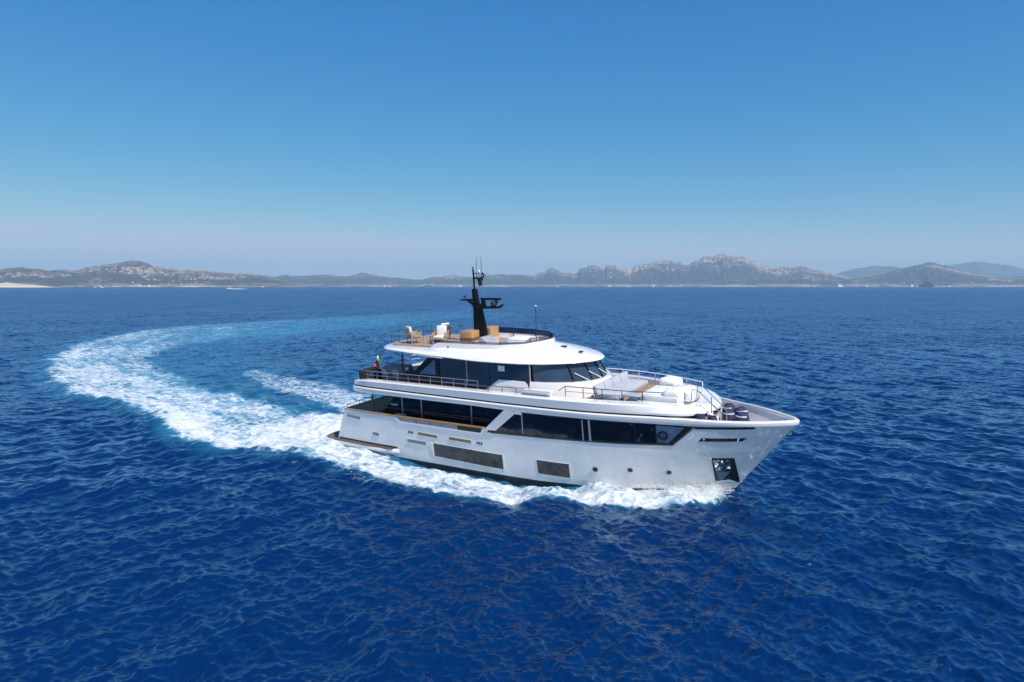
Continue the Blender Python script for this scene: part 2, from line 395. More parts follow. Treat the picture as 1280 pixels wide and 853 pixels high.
    def nd(t, **kw):
        n = N.new(t)
        for a_, b_ in kw.items(): setattr(n, a_, b_)
        return n
    def math_(op, a_, b_=None, c_=None):
        n = nd('ShaderNodeMath', operation=op)
        for k_, val in enumerate((a_, b_, c_)):
            if val is None: continue
            if isinstance(val, (int, float)): n.inputs[k_].default_value = val
            else: Lk.new(val, n.inputs[k_])
        return n.outputs[0]
    geo = nd('ShaderNodeNewGeometry')
    at_ = {}
    for nm in ('foam', 'aer', 'lost'):
        a = nd('ShaderNodeAttribute', attribute_name=nm); at_[nm] = a.outputs['Fac']
    pos = geo.outputs['Position']
    def noise(scale, det=4, rough=.55, vec=pos, dist=0, sx=None):
        n = nd('ShaderNodeTexNoise'); n.inputs['Scale'].default_value = scale; n.inputs['Detail'].default_value = det
        n.inputs['Roughness'].default_value = rough; n.inputs['Distortion'].default_value = dist
        Lk.new(vec, n.inputs['Vector']); return n
    # ripples that the mesh is too coarse for: noise slopes added to the normal
    def vm(op, a_, b_=None, sc_=None):
        n = nd('ShaderNodeVectorMath', operation=op)
        for k_, val in ((0, a_), (1, b_)):
            if val is None: continue
            if isinstance(val, tuple): n.inputs[k_].default_value = val
            else: Lk.new(val, n.inputs[k_])
        if sc_ is not None:
            if isinstance(sc_, (int, float)): n.inputs['Scale'].default_value = sc_
            else: Lk.new(sc_, n.inputs['Scale'])
        return n.outputs['Value'] if op == 'DOT_PRODUCT' else n.outputs['Vector']
    def ripple(deg, sx, sy, det, strength):
        c_, s_ = math.cos(R_(deg)), math.sin(R_(deg))
        cb = nd('ShaderNodeCombineXYZ')
        Lk.new(math_('MULTIPLY', vm('DOT_PRODUCT', pos, (-s_, c_, 0)), sx), cb.inputs[0])
        Lk.new(math_('MULTIPLY', vm('DOT_PRODUCT', pos, (c_, s_, 0)), sy), cb.inputs[1]); cb.inputs[2].default_value = deg
        n = noise(1.0, det, .6, cb.outputs[0], .35)
        return vm('SCALE', vm('SCALE', (c_, s_, 0), None, math_('SUBTRACT', n.outputs['Fac'], .5)), None, strength)
    L_ = at_['lost']
    parts_ = []
    for dg in (-46, -148, -95):
        parts_.append(ripple(dg+4, 1.9, 6.5, 2, WATER_FINE))
        parts_.append(ripple(dg-5, .55, 1.9, 3, math_('MULTIPLY_ADD', L_, WATER_LOST, WATER_MID)))
        if dg != -95: parts_.append(ripple(dg, .11, .42, 3, math_('MULTIPLY', L_, WATER_LONG)))
    tot = parts_[0]
    for q_ in parts_[1:]: tot = vm('ADD', tot, q_)
    nb_ = noise(.035, 3); tot = vm('SCALE', tot, None, math_('MULTIPLY_ADD', nb_.outputs['Fac'], 1.2, .4))
    class _A: pass
    ad = _A(); ad.outputs = [tot]
    ad2 = nd('ShaderNodeVectorMath', operation='ADD'); Lk.new(ad.outputs[0], ad2.inputs[0]); Lk.new(geo.outputs['Normal'], ad2.inputs[1])
    nrm = nd('ShaderNodeVectorMath', operation='NORMALIZE'); Lk.new(ad2.outputs[0], nrm.inputs[0])
    # water body colour, greener where bubbles hang under the surface
    big = noise(.03, 3)
    mixw = nd('ShaderNodeMix', data_type='RGBA'); mixw.inputs['A'].default_value = (*WATER_A, 1); mixw.inputs['B'].default_value = (*WATER_B, 1)
    Lk.new(big.outputs['Fac'], mixw.inputs['Factor'])
    an = noise(.22, 5, .6)
    af = math_('MULTIPLY', at_['aer'], math_('MULTIPLY_ADD', an.outputs['Fac'], 2.2, -.45)); 
    cl = nd('ShaderNodeClamp'); Lk.new(af, cl.inputs['Value'])
    mixa = nd('ShaderNodeMix', data_type='RGBA'); Lk.new(cl.outputs[0], mixa.inputs['Factor']); Lk.new(mixw.outputs['Result'], mixa.inputs['A'])
    mixa.inputs['B'].default_value = (.035, .25, .37, 1)
    rgh = math_('POWER', math_('MULTIPLY_ADD', at_['lost'], WATER_ROUGH, .006), .5)
    gl = nd('ShaderNodeBsdfGlossy'); gl.inputs['Color'].default_value = WATER_TINT
    Lk.new(nrm.outputs[0], gl.inputs['Normal']); Lk.new(rgh, gl.inputs['Roughness'])
    df = nd('ShaderNodeBsdfDiffuse'); Lk.new(mixa.outputs['Result'], df.inputs['Color']); Lk.new(nrm.outputs[0], df.inputs['Normal'])
    fz = nd('ShaderNodeFresnel'); Lk.new(math_('MULTIPLY_ADD', at_['lost'], -1.0, WATER_IOR), fz.inputs['IOR']); Lk.new(nrm.outputs[0], fz.inputs['Normal'])
    wmix = nd('ShaderNodeMixShader'); Lk.new(fz.outputs[0], wmix.inputs[0]); Lk.new(df.outputs[0], wmix.inputs[1]); Lk.new(gl.outputs[0], wmix.inputs[2])
    # foam
    mp = nd('ShaderNodeMapping'); mp.inputs['Rotation'].default_value = (0, 0, R_(32)); mp.inputs['Scale'].default_value = (.75, 1.15, 1)
    Lk.new(pos, mp.inputs['Vector'])
    n1 = noise(.62, 10, .68, mp.outputs[0], .9); n2 = noise(3.2, 7, .66, mp.outputs[0], .6)
    vo = nd('ShaderNodeTexVoronoi', feature='DISTANCE_TO_EDGE'); vo.inputs['Scale'].default_value = 1.15
    wv = nd('ShaderNodeVectorMath', operation='ADD'); wn_ = noise(1.0, 5)
    wsc = nd('ShaderNodeVectorMath', operation='SCALE'); Lk.new(wn_.outputs['Color'], wsc.inputs[0]); wsc.inputs['Scale'].default_value = 1.6
    Lk.new(mp.outputs[0], wv.inputs[0]); Lk.new(wsc.outputs[0], wv.inputs[1]); Lk.new(wv.outputs[0], vo.inputs['Vector'])
    lace = nd('ShaderNodeMapRange'); lace.inputs['From Min'].default_value = 0; lace.inputs['From Max'].default_value = .22; lace.inputs['To Min'].default_value = .10; lace.inputs['To Max'].default_value = -.05
    Lk.new(vo.outputs['Distance'], lace.inputs['Value'])
    s0 = math_('MULTIPLY_ADD', n1.outputs['Fac'], .62, math_('MULTIPLY', n2.outputs['Fac'], .38))
    s1 = math_('ADD', s0, lace.outputs['Result'])
    s2 = math_('MULTIPLY_ADD', at_['foam'], .62, s1)          # foam 0 -> ~.5, foam 1 -> ~1.1
    fm = nd('ShaderNodeMapRange', interpolation_type='SMOOTHSTEP'); fm.inputs['From Min'].default_value = .80; fm.inputs['From Max'].default_value = 1.09
    Lk.new(s2, fm.inputs['Value'])
    gate = nd('ShaderNodeMapRange'); gate.inputs['From Min'].default_value = .02; gate.inputs['From Max'].default_value = .2; Lk.new(at_['foam'], gate.inputs['Value'])
    ff_ = math_('MULTIPLY', fm.outputs['Result'], gate.outputs['Result'])
    fb = nd('ShaderNodeBsdfPrincipled'); fb.inputs['Roughness'].default_value = .9
    fc = nd('ShaderNodeMix', data_type='RGBA'); fc.inputs['A'].default_value = (.30, .45, .55, 1); fc.inputs['B'].default_value = (.72, .73, .74, 1)
    fr = nd('ShaderNodeMapRange'); fr.inputs['From Min'].default_value = .88; fr.inputs['From Max'].default_value = 1.22; Lk.new(s2, fr.inputs['Value'])
    Lk.new(fr.outputs['Result'], fc.inputs['Factor']); Lk.new(fc.outputs['Result'], fb.inputs['Base Color'])
    bp = nd('ShaderNodeBump'); bp.inputs['Strength'].default_value = .9; bp.inputs['Distance'].default_value = .40
    Lk.new(s1, bp.inputs['Height']); Lk.new(bp.outputs['Normal'], fb.inputs['Normal'])
    ms = nd('ShaderNodeMixShader'); Lk.new(ff_, ms.inputs[0]); Lk.new(wmix.outputs[0], ms.inputs[1]); Lk.new(fb.outputs[0], ms.inputs[2])
    Lk.new(ms.outputs[0], out.inputs['Surface'])
    me.materials.append(m)
    return o
WATER_FINE, WATER_MID, WATER_LOST, WATER_LONG, WATER_ROUGH = .75, .55, 3.5, 3.5, .22
WATER_A, WATER_B = (.0002, .0115, .060), (.0004, .022, .096)
WATER_TINT, WATER_IOR = (.66, .88, 1, 1), 1.62
water = build_water()

# ================================================================== HILLS, HOUSES
def hill_mat(name, scrub, rock, rockamt, beach=None, ochre=None):
    m = bpy.data.materials.new(name); m.use_nodes = True; nt = m.node_tree; N = nt.nodes; Lk = nt.links
    p = N['Principled BSDF']; p.inputs['Roughness'].default_value = .95; p.inputs['Specular IOR Level'].default_value = .1
    geo = N.new('ShaderNodeNewGeometry')
    def noise(s, d, r=.6):
        n = N.new('ShaderNodeTexNoise'); n.inputs['Scale'].default_value = s; n.inputs['Detail'].default_value = d; n.inputs['Roughness'].default_value = r
        Lk.new(geo.outputs['Position'], n.inputs['Vector']); return n.outputs['Fac']
    n1 = noise(.035, 8, .75); n2 = noise(.0022, 4); n3 = noise(.03, 3)
    at_ = N.new('ShaderNodeAttribute'); at_.attribute_name = 'rock'
    ma = N.new('ShaderNodeMath'); ma.operation = 'MULTIPLY_ADD'; Lk.new(n2, ma.inputs[0]); ma.inputs[1].default_value = .7; Lk.new(n1, ma.inputs[2])
    mb = N.new('ShaderNodeMath'); mb.operation = 'MULTIPLY_ADD'; Lk.new(at_.outputs['Fac'], mb.inputs[0]); mb.inputs[1].default_value = .45; Lk.new(ma.outputs[0], mb.inputs[2])
    mr = N.new('ShaderNodeMapRange'); mr.interpolation_type = 'SMOOTHSTEP'; mr.inputs['From Min'].default_value = 1.04-rockamt; mr.inputs['From Max'].default_value = 1.16-rockamt
    Lk.new(mb.outputs[0], mr.inputs['Value'])
    sv = N.new('ShaderNodeMix'); sv.data_type = 'RGBA'; sv.inputs['A'].default_value = (*[c*.55 for c in scrub], 1); sv.inputs['B'].default_value = (*[c*1.5 for c in scrub], 1)
    Lk.new(n3, sv.inputs['Factor'])
    mx = N.new('ShaderNodeMix'); mx.data_type = 'RGBA'; Lk.new(mr.outputs['Result'], mx.inputs['Factor'])
    Lk.new(sv.outputs['Result'], mx.inputs['A']); mx.inputs['B'].default_value = (*rock, 1)
    last = mx.outputs['Result']
    sep = N.new('ShaderNodeSeparateXYZ'); Lk.new(geo.outputs['Position'], sep.inputs[0])
    for col, h, w, thr in ((ochre, 22, 10, .42), (beach, 6, 3, .50)):
        if not col: continue
        a = N.new('ShaderNodeMapRange'); a.inputs['From Min'].default_value = h+w; a.inputs['From Max'].default_value = h; Lk.new(sep.outputs['Z'], a.inputs['Value'])
        b = N.new('ShaderNodeMapRange'); b.inputs['From Min'].default_value = thr; b.inputs['From Max'].default_value = thr+.1; Lk.new(noise(.0035 if h > 10 else .0025, 3), b.inputs['Value'])
        c = N.new('ShaderNodeMath'); c.operation = 'MULTIPLY'; Lk.new(a.outputs[0], c.inputs[0]); Lk.new(b.outputs[0], c.inputs[1])
        m2 = N.new('ShaderNodeMix'); m2.data_type = 'RGBA'; Lk.new(c.outputs[0], m2.inputs['Factor']); Lk.new(last, m2.inputs['A']); m2.inputs['B'].default_value = (*col, 1)
        last = m2.outputs['Result']
    Lk.new(last, p.inputs['Base Color'])
    return m

def ray_px(x, y):
    a = (x-640)/853.33; b = -(y-426.5)/853.33
    return np.array([a, np.cos(PITCH)+b*np.sin(PITCH), -np.sin(PITCH)+b*np.cos(PITCH)])
def ridge(prof, D):
    """surveyed skyline bearings -> (azimuth, ridge height in metres) for a ridge D metres away"""
    az, h = [], []
    for x, y in prof:
        d = ray_px(x, y); hd = math.hypot(d[0], d[1]); az.append(math.atan2(d[0], d[1])); h.append(CAM_H + D*d[2]/hd)
    return np.array(az), np.array(h)

HILLS = []
def make_hills(prof, D0, D1, D2, m, seed, rocky=.3, jag=.03, nt_=70, step=.00055, power=1.0):
    az, h = ridge(prof, D1)
    aa = np.arange(az[0], az[-1], step); H = np.interp(aa, az, h)
    jn = (fbm(aa*D1/55, aa*0+3.3, 5, seed, .65)-.5)
    H = H*(1+jag*jn*2)
    tt = np.r_[np.linspace(0, 1, nt_), np.linspace(1, 2, 14)[1:]]
    T, A = np.meshgrid(tt, aa, indexing='ij'); Hm = np.broadcast_to(H, T.shape)
    foot = D0+(fbm(aa*9, aa*0+1.7, 4, seed+5)-.5)*(D1-D0)*.5
    r = np.where(T <= 1, foot+(D1-foot)*T, D1+(D2-D1)*(T-1))
    sx = A*D1; sy = r
    spur = fbm(sx/420+fbm(sx/900, sy/900, 3, seed+2)*1.5, sy/700, 6, seed+9)-.5
    g = np.where(T <= 1, np.clip(T, 0, 1)**power, np.clip(2-T, 0, 1))
    g = .35*g+.65*sstep(0, 1, g)
    Z = Hm*g + Hm*spur*.7*np.sin(np.pi*np.clip(T, 0, 1))*(T < 1)
    fine = (fbm(sx/60, sy/60, 4, seed+30)-.5)
    Z += fine*Hm*.30*np.sin(np.pi*np.clip(T, 0, 1)*.9)*(T < 1)
    cap_ = Hm*np.where(T < 1, .25+.75*T, 1)
    Z = np.minimum(Z, cap_)
    Z = np.where((T > 0) & (T < 1), np.maximum(Z, 1.5+2*vnoise(sx/40, sy/40, 3)), Z)
    edge = sstep(0, .03, (A-aa[0]))*sstep(0, .03, (aa[-1]-A))
    Z = Z*np.maximum(edge, .02)
    Z = np.where((T == 0) | (T == 2), -6, Z)
    rockA = np.clip(rocky*(g*1.3) + 1.6*np.abs(fine)*g, 0, 1)
    X = r*np.sin(A); Y = r*np.cos(A)
    n0, n1 = T.shape
    co = np.stack([X, Y, Z], -1).reshape(-1, 3)
    i = np.arange(n0-1)[:, None]*n1; j = np.arange(n1-1)[None, :]
    q = np.stack([i+j, i+j+1, i+n1+j+1, i+n1+j], -1).reshape(-1, 4)
    me = bpy.data.meshes.new('hills'); me.from_pydata(co.tolist(), [], q.tolist())
    a = me.attributes.new('rock', 'FLOAT', 'POINT'); a.data.foreach_set('value', rockA.ravel().astype(np.float32))
    me.materials.append(m); me.polygons.foreach_set('use_smooth', [True]*len(me.polygons)); me.update()
    o = bpy.data.objects.new('hills', me); C.objects.link(o); o['kind'] = 'structure'
    HILLS.append((aa, r, Z))
    return len(HILLS)-1

SCRUB = (.046, .044, .046); ROCK = (.34, .265, .215)
mL = hill_mat('scrub_hill', SCRUB, ROCK, .05, (.62, .50, .36), (.20, .15, .09))
mI = hill_mat('sandy_islet', (.11, .10, .06), (.55, .44, .34), .35, (.66, .52, .38))
mM = hill_mat('middle_hill', SCRUB, ROCK, .0, (.66, .55, .40), (.18, .13, .085))
mR = hill_mat('rocky_hill', SCRUB, (.40, .29, .235), .01, (.55, .46, .36), (.22, .16, .10))
mF = hill_mat('far_hill', SCRUB, ROCK, -.05)
PL = [(-140,345),(-80,340),(-30,338),(0,336.8),(20,334),(35,335),(50,336),(60,338.5),(75,337),(90,338),(100,337),(108,334.5),(120,332),(135,331),(150,328.5),(160,326),(172,326.3),(185,329),(192,333),(203,333.5),(212,336),(225,337),(245,337.3),(258,337.5),(268,339.5),(280,341),(300,342.5),(312,342.2),(325,343.5),(340,347),(360,353),(380,356.5)]
PM = [(250,353),(290,347),(310,344),(330,344),(340,345),(345,346),(352,344.5),(358,343.5),(365,345),(375,345),(390,344.5),(400,343.5),(412,343.5),(420,345),(435,346),(460,345.5),(480,346),(490,347),(500,347.5),(512,349),(525,350),(535,348),(543,346),(550,347),(560,345),(568,344),(580,346),(590,347),(600,342.5),(605,342),(615,344),(625,343),(635,344),(655,343.5),(668,346),(690,350),(720,355)]
PR = [(630,352),(650,347),(668,344.5),(675,341),(683,339),(687,335),(692,334.5),(698,338),(705,341),(710,341),(718,343),(722,341.5),(725,336),(728,335.5),(733,335),(737,332),(742,332),(750,335),(756,337),(758,333.5),(765,331.5),(772,332),(780,335),(790,336),(795,332),(800,330),(810,330.5),(818,327),(825,326.5),(840,327),(850,329),(855,331),(862,331),(870,326),(880,322),(892,320),(900,318),(905,317.5),(912,319.5),(925,321),(935,323),(942,325.5),(950,330),(960,332.5),(967,335),(978,332.5),(985,332.5),(990,334),(1000,333),(1010,334.5),(1020,338),(1030,340.5),(1040,342),(1060,346),(1090,352),(1110,356)]
PK = [(880,356),(920,350.5),(945,349.5),(960,350),(985,352),(996,346),(1004,344.5),(1012,345.5),(1022,348),(1040,350.5),(1070,352.5),(1100,354),(1140,356.5)]
PC = [(1000,356),(1040,351),(1060,348),(1080,346),(1095,343),(1110,339.5),(1120,336.5),(1128,335.5),(1140,332.5),(1148,332),(1155,329),(1162,328),(1168,328.5),(1175,331),(1185,333),(1200,338),(1215,342),(1240,346),(1262,347.5),(1280,345),(1320,343),(1400,350)]
PB = [(990,352),(1020,347),(1045,342.5),(1052,340),(1060,338.5),(1068,336),(1080,335),(1090,332.5),(1095,332),(1105,333.5),(1110,332.5),(1120,334.5),(1140,336),(1170,340),(1200,346)]
PD = [(1120,350),(1150,340),(1175,332.5),(1187,331.5),(1195,330.5),(1205,329.5),(1215,327.5),(1225,327),(1235,328.5),(1250,330.5),(1262,331.5),(1270,334),(1280,337),(1310,340),(1380,348)]
PP = [(410,350),(430,347),(445,343),(450,341),(453,340.3),(460,342.5),(470,344.5),(480,346),(500,349),(520,352)]
PI = [(-120,356),(-60,354),(-20,355),(0,354),(8,353),(14,354),(22,354.5),(30,355.5),(45,356.5),(60,356),(68,357),(76,358.6)]
make_hills(PI, 4350, 4600, 4800, mI, 3, .6, .12, 24, .0009)
iL = make_hills(PL, 5300, 7200, 8600, mL, 7, .22, .04, 90)
iM = make_hills(PM, 8300, 10200, 11500, mM, 19, .16, .05, 70)
make_hills(PP, 12500, 14000, 14800, mF, 23, .3, .05, 24)
iR = make_hills(PR, 8400, 10600, 12000, mR, 29, .34, .09, 90)
iK = make_hills(PK, 7700, 8100, 8300, mR, 37, .1, .10, 40, .0007)
iC = make_hills(PC, 7900, 10000, 11500, mR, 41, .22, .06, 80)
make_hills(PB, 13500, 16300, 17200, mF, 43, .1, .05, 40)
make_hills(PD, 16000, 19000, 20000, mF, 47, .1, .05, 40)

def hill_point(idx, px, t):
    aa, r, Z = HILLS[idx]; a = math.atan2(*ray_px(px, 350)[:2])
    j = int(np.clip(np.searchsorted(aa, a), 1, len(aa)-2)); k = int(t)
    return r[k, j]*math.sin(aa[j]), r[k, j]*math.cos(aa[j]), Z[k, j]
M['stucco'] = mat('pale_stucco', (.60, .55, .49), .9); M['tile'] = mat('terracotta', (.38, .19, .12), .9)
hm = MB(); hm.m = 0; hm.box((0, 0, 3), (17, 11, 10))
hm.m = 1; hm.side([(-9.5, 7.8), (9.5, 7.8), (9.5, 8.3), (0, 11.2), (-9.5, 8.3)], -6.2, 6.2)
house0 = hm.build('house', [M['stucco'], M['tile']])
def place_house(o, idx, px, t, rz, s, label, group):
    x, y, z = hill_point(idx, px, t); o.location = (x, y, z-1); o.rotation_euler = (0, 0, rz); o.scale = (s, s, s)
    tag(o, label, 'house', group)
first = True
for idx, n, x0, x1, t0, t1, lab, grp in (
    (iL, 26, 165, 262, 5, 36, 'tiny pale house among scrub on the lower slope right of the left-hand mountain', 'houses on the left mountain slope'),
    (iL, 8, 85, 180, 3, 12, 'tiny pale house by the shore at the foot of the left-hand mountain', 'houses at the left mountain foot'),
    (iM, 10, 480, 650, 3, 16, 'tiny pale house on the low shore behind the black mast', 'houses behind the mast'),
    (iR, 18, 720, 880, 3, 14, 'tiny pale house on the far shore below the jagged rocky ridge', 'houses below the rocky ridge'),
    (iC, 26, 1090, 1270, 5, 24, 'tiny pale house on the gentle slope of the right-hand hill', 'houses on the right hill')):
    for k in range(n):
        o = house0 if first else house0.copy()
        if not first: C.objects.link(o)
        first = False
        px = random.uniform(x0, x1) if grp[-4:] != 'hill' or k % 2 else random.uniform(1092, 1145)
        place_house(o, idx, px, random.uniform(t0, t1), random.uniform(-.6, .6), random.uniform(.6, 1.25), lab, grp)

HAZE = 7.2e-5
# the air between here and the hills
hz = MB().box((0, 0, 0), (1, 1, 1)).build('haze', []); hz.location = (0, 8500, 300-12); hz.scale = (40000, 24000, 640)
hz['kind'] = 'stuff'
hmat = bpy.data.materials.new('haze'); hmat.use_nodes = True
hn = hmat.node_tree; hn.nodes.remove(hn.nodes['Principled BSDF'])
pv = hn.nodes.new('ShaderNodeVolumePrincipled'); pv.inputs['Color'].default_value = (.50, .70, .84, 1); pv.inputs['Density'].default_value = HAZE
pv.inputs['Anisotropy'].default_value = .0
hn.links.new(pv.outputs[0], hn.nodes['Material Output'].inputs['Volume'])
hz.data.materials.append(hmat)

# ================================================================== YACHT
yacht = empty('motor_yacht'); yacht.matrix_world = BM
tag(yacht, 'white three-deck motor yacht with dark window bands and black mast, turning at speed', 'yacht')
Y = yacht
SIDES = (-1, 1)

# ---- hull shell
def hull_row(z, us_, side):
    return [(u, side*float(hb(u, z)), z) for u in us_]
hm = MB()
zs = [-1.2, -.6, -.3, -.12, .06, .4, .8, 1.2, 1.6, 1.9, 2.1, 2.28, 2.45]
sS = np.linspace(0, 1, 90)**.9
for sd_ in SIDES:
    rows = []
    for z in zs:
        a, b = float(ut(z)), float(us(z)); rows.append([(a+(b-a)*s, sd_*float(hb(a+(b-a)*s, z)), z) for s in sS])
    n = len(sS)
    for k in range(len(zs)-1):
        hm.m = 1 if zs[k+1] <= .0 else 0
        hm.add(rows[k]+rows[k+1], [(i, i+1, n+i+1, n+i) for i in range(n-1)])
    hm.m = 0
    # upper strake, from the diagonal strut forward
    z2 = [2.45, 2.7, 3.0, 3.3, 3.64]; rows = []
    for z in z2:
        a = 12.86+(z-2.44)*1.11; b = float(us(z)); rows.append([(a+(b-a)*s, sd_*float(hb(a+(b-a)*s, z)), z) for s in np.linspace(0, 1, 60)])
    for k in range(len(z2)-1):
        hm.add(rows[k]+rows[k+1], [(i, i+1, 60+i+1, 60+i) for i in range(59)])
# transom, bottom
tr = [(float(ut(z)), float(hb(ut(z), z)), z) for z in zs]
hm.add([(u, -v, z) for u, v, z in tr]+[(u, v, z) for u, v, z in tr], [(k, k+1, len(zs)+k+1, len(zs)+k) for k in range(len(zs)-1)])
hull = hm.build('hull', [M['gel'], M['boot']], Y, smooth=True, angle=22)

def inset_poly(z, u0, u1, off, n=40):
    us_ = np.linspace(u0, u1, n)
    return [(u, -max(float(hb(u, z))-off, .01)) for u in us_]+[(u, max(float(hb(u, z))-off, .01)) for u in us_[::-1]]
MB().prism(inset_poly(1.5, 1.7, 14.8, .18), 1.42, 1.55).build('main_deck', M['greyteak'], Y)
MB().prism(inset_poly(2.9, 22.6, 27.3, .16), 2.86, 2.95).build('foredeck', M['white'], Y)
# inner bulwarks: aft cockpit and bow
for sd_ in SIDES:
    b = MB()
    us_ = np.linspace(1.95, 12.8, 26)
    b.rings([[(u, sd_*(float(hb(u, 2))-.17), z) for u in us_] for z in (1.5, 2.44)], closed=False, caps=False); b.build('inner_bulwark', M['white'], Y, smooth=True)
    b = MB(); us_ = np.linspace(22.0, 28.0, 30)
    b.rings([[(u, sd_*max(float(hb(u, z))-.16, .0), z) for u in us_] for z in (2.9, 3.3, 3.74)], closed=False, caps=False); b.build('inner_bulwark', M['white'], Y, smooth=True)
b = MB()
b.add([(1.9, -3.35, 1.5), (1.9, 3.35, 1.5), (1.98, 3.4, 2.44), (1.98, -3.4, 2.44)], [(0, 1, 2, 3)])
b.build('inner_bulwark', M['white'], Y, smooth=True)

# teak capping rail on the aft bulwark
for sd_ in SIDES:
    us_ = np.linspace(1.95, 12.75, 34)
    MB().rings([[(u, sd_*(float(hb(u, 2.45))+o), z) for o, z in ((.035, 2.45), (.035, 2.51), (-.19, 2.51), (-.19, 2.45))] for u in us_]).build('capping_rail', M['teakrail'], Y)
MB().rings([[(1.86, v, 2.45), (1.86, v, 2.51), (2.08, v, 2.51), (2.08, v, 2.45)] for v in np.linspace(-3.44, 3.44, 5)]).build('capping_rail', M['teakrail'], Y)

# ---- swim platform with side steps
pl = [(-.45, -2.9), (-.30, -3.35), (0.2, -3.62), (5.0, -3.78), (6.1, -3.66), (6.6, -3.4), (6.6, 3.4), (6.1, 3.66), (5.0, 3.78), (.2, 3.62), (-.3, 3.35), (-.45, 2.9)]
pf = MB().prism(pl, .10, .36).build('swim_platform', M['gel'], Y, bevel=.06)
tk = [(-.36, -2.86), (-.22, -3.27), (.25, -3.53), (5.0, -3.70), (5.95, -3.6), (5.95, 3.6), (5.0, 3.70), (.25, 3.53), (-.22, 3.27), (-.36, 2.86)]
MB().prism(tk, .362, .385).build('teak_deck', M['greyteak'], pf)
for sd_ in SIDES: MB().rings([[(u, sd_*(3.60+.04*u), .37), (u, sd_*(3.60+.04*u), .40), (u, sd_*(3.50+.035*u), .40), (u, sd_*(3.50+.035*u), .37)] for u in np.linspace(.6, 3.2, 6)]+[[(u, sd_*3.755, .37), (u, sd_*3.755, .40), (u, sd_*3.62, .40), (u, sd_*3.62, .37)] for u in np.linspace(3.6, 5.9, 6)]).build('step_edge', M['brown'], pf)
for sd_ in SIDES: MB().rings([[(u, sd_*float(hb(u, .5)+.012), z) for z in (.42, .52)]+[(u, sd_*float(hb(u, .5)-.05), z) for z in (.52, .42)] for u in np.linspace(1.15, 6.2, 14)]).build('rubbing_strip', M['strip'], pf)
# transom gear: door panel, stairs
t = MB()
t.add([(1.42, -1.6, .6), (1.42, 1.6, .6), (1.86, 1.6, 2.2), (1.86, -1.6, 2.2)], [(0, 1, 2, 3)])
t.v = [(x-.10, y, z) for x, y, z in t.v]
t.build('transom_door', M['vent'], Y)

# ---- patches that follow the hull skin
def patch(b, quad, sd_, off, nu=10, nz=4, skirt=.05):
    """quad = TL, TR, BR, BL in (u,z)"""
    TL, TR, BR, BL = [np.array(q, float) for q in quad]
    g = []
    for j in range(nz+1):
        for i in range(nu+1):
            a, c = i/nu, j/nz
            u, z = (TL*(1-a)+TR*a)*(1-c)+(BL*(1-a)+BR*a)*c
            g.append((u, z, float(hb(u, z))))
    vs = [(u, sd_*(h+off), z) for u, z, h in g]
    W = nu+1; fs = [(j*W+i, j*W+i+1, (j+1)*W+i+1, (j+1)*W+i) for j in range(nz) for i in range(nu)]
    ring = [i for i in range(W)]+[j*W+nu for j in range(1, nz+1)]+[nz*W+i for i in range(nu-1, -1, -1)]+[j*W for j in range(nz-1, 0, -1)]
    o = len(vs); vs += [(g[i][0], sd_*(g[i][2]+off-skirt), g[i][1]) for i in ring]
    m = len(ring); fs += [(ring[k], ring[(k+1) % m], o+(k+1) % m, o+k) for k in range(m)]
    return b.add(vs, fs)
def grow(q, du, dz): return [(q[0][0]-du, q[0][1]+dz), (q[1][0]+du, q[1][1]+dz), (q[2][0]+du, q[2][1]-dz), (q[3][0]-du, q[3][1]-dz)]

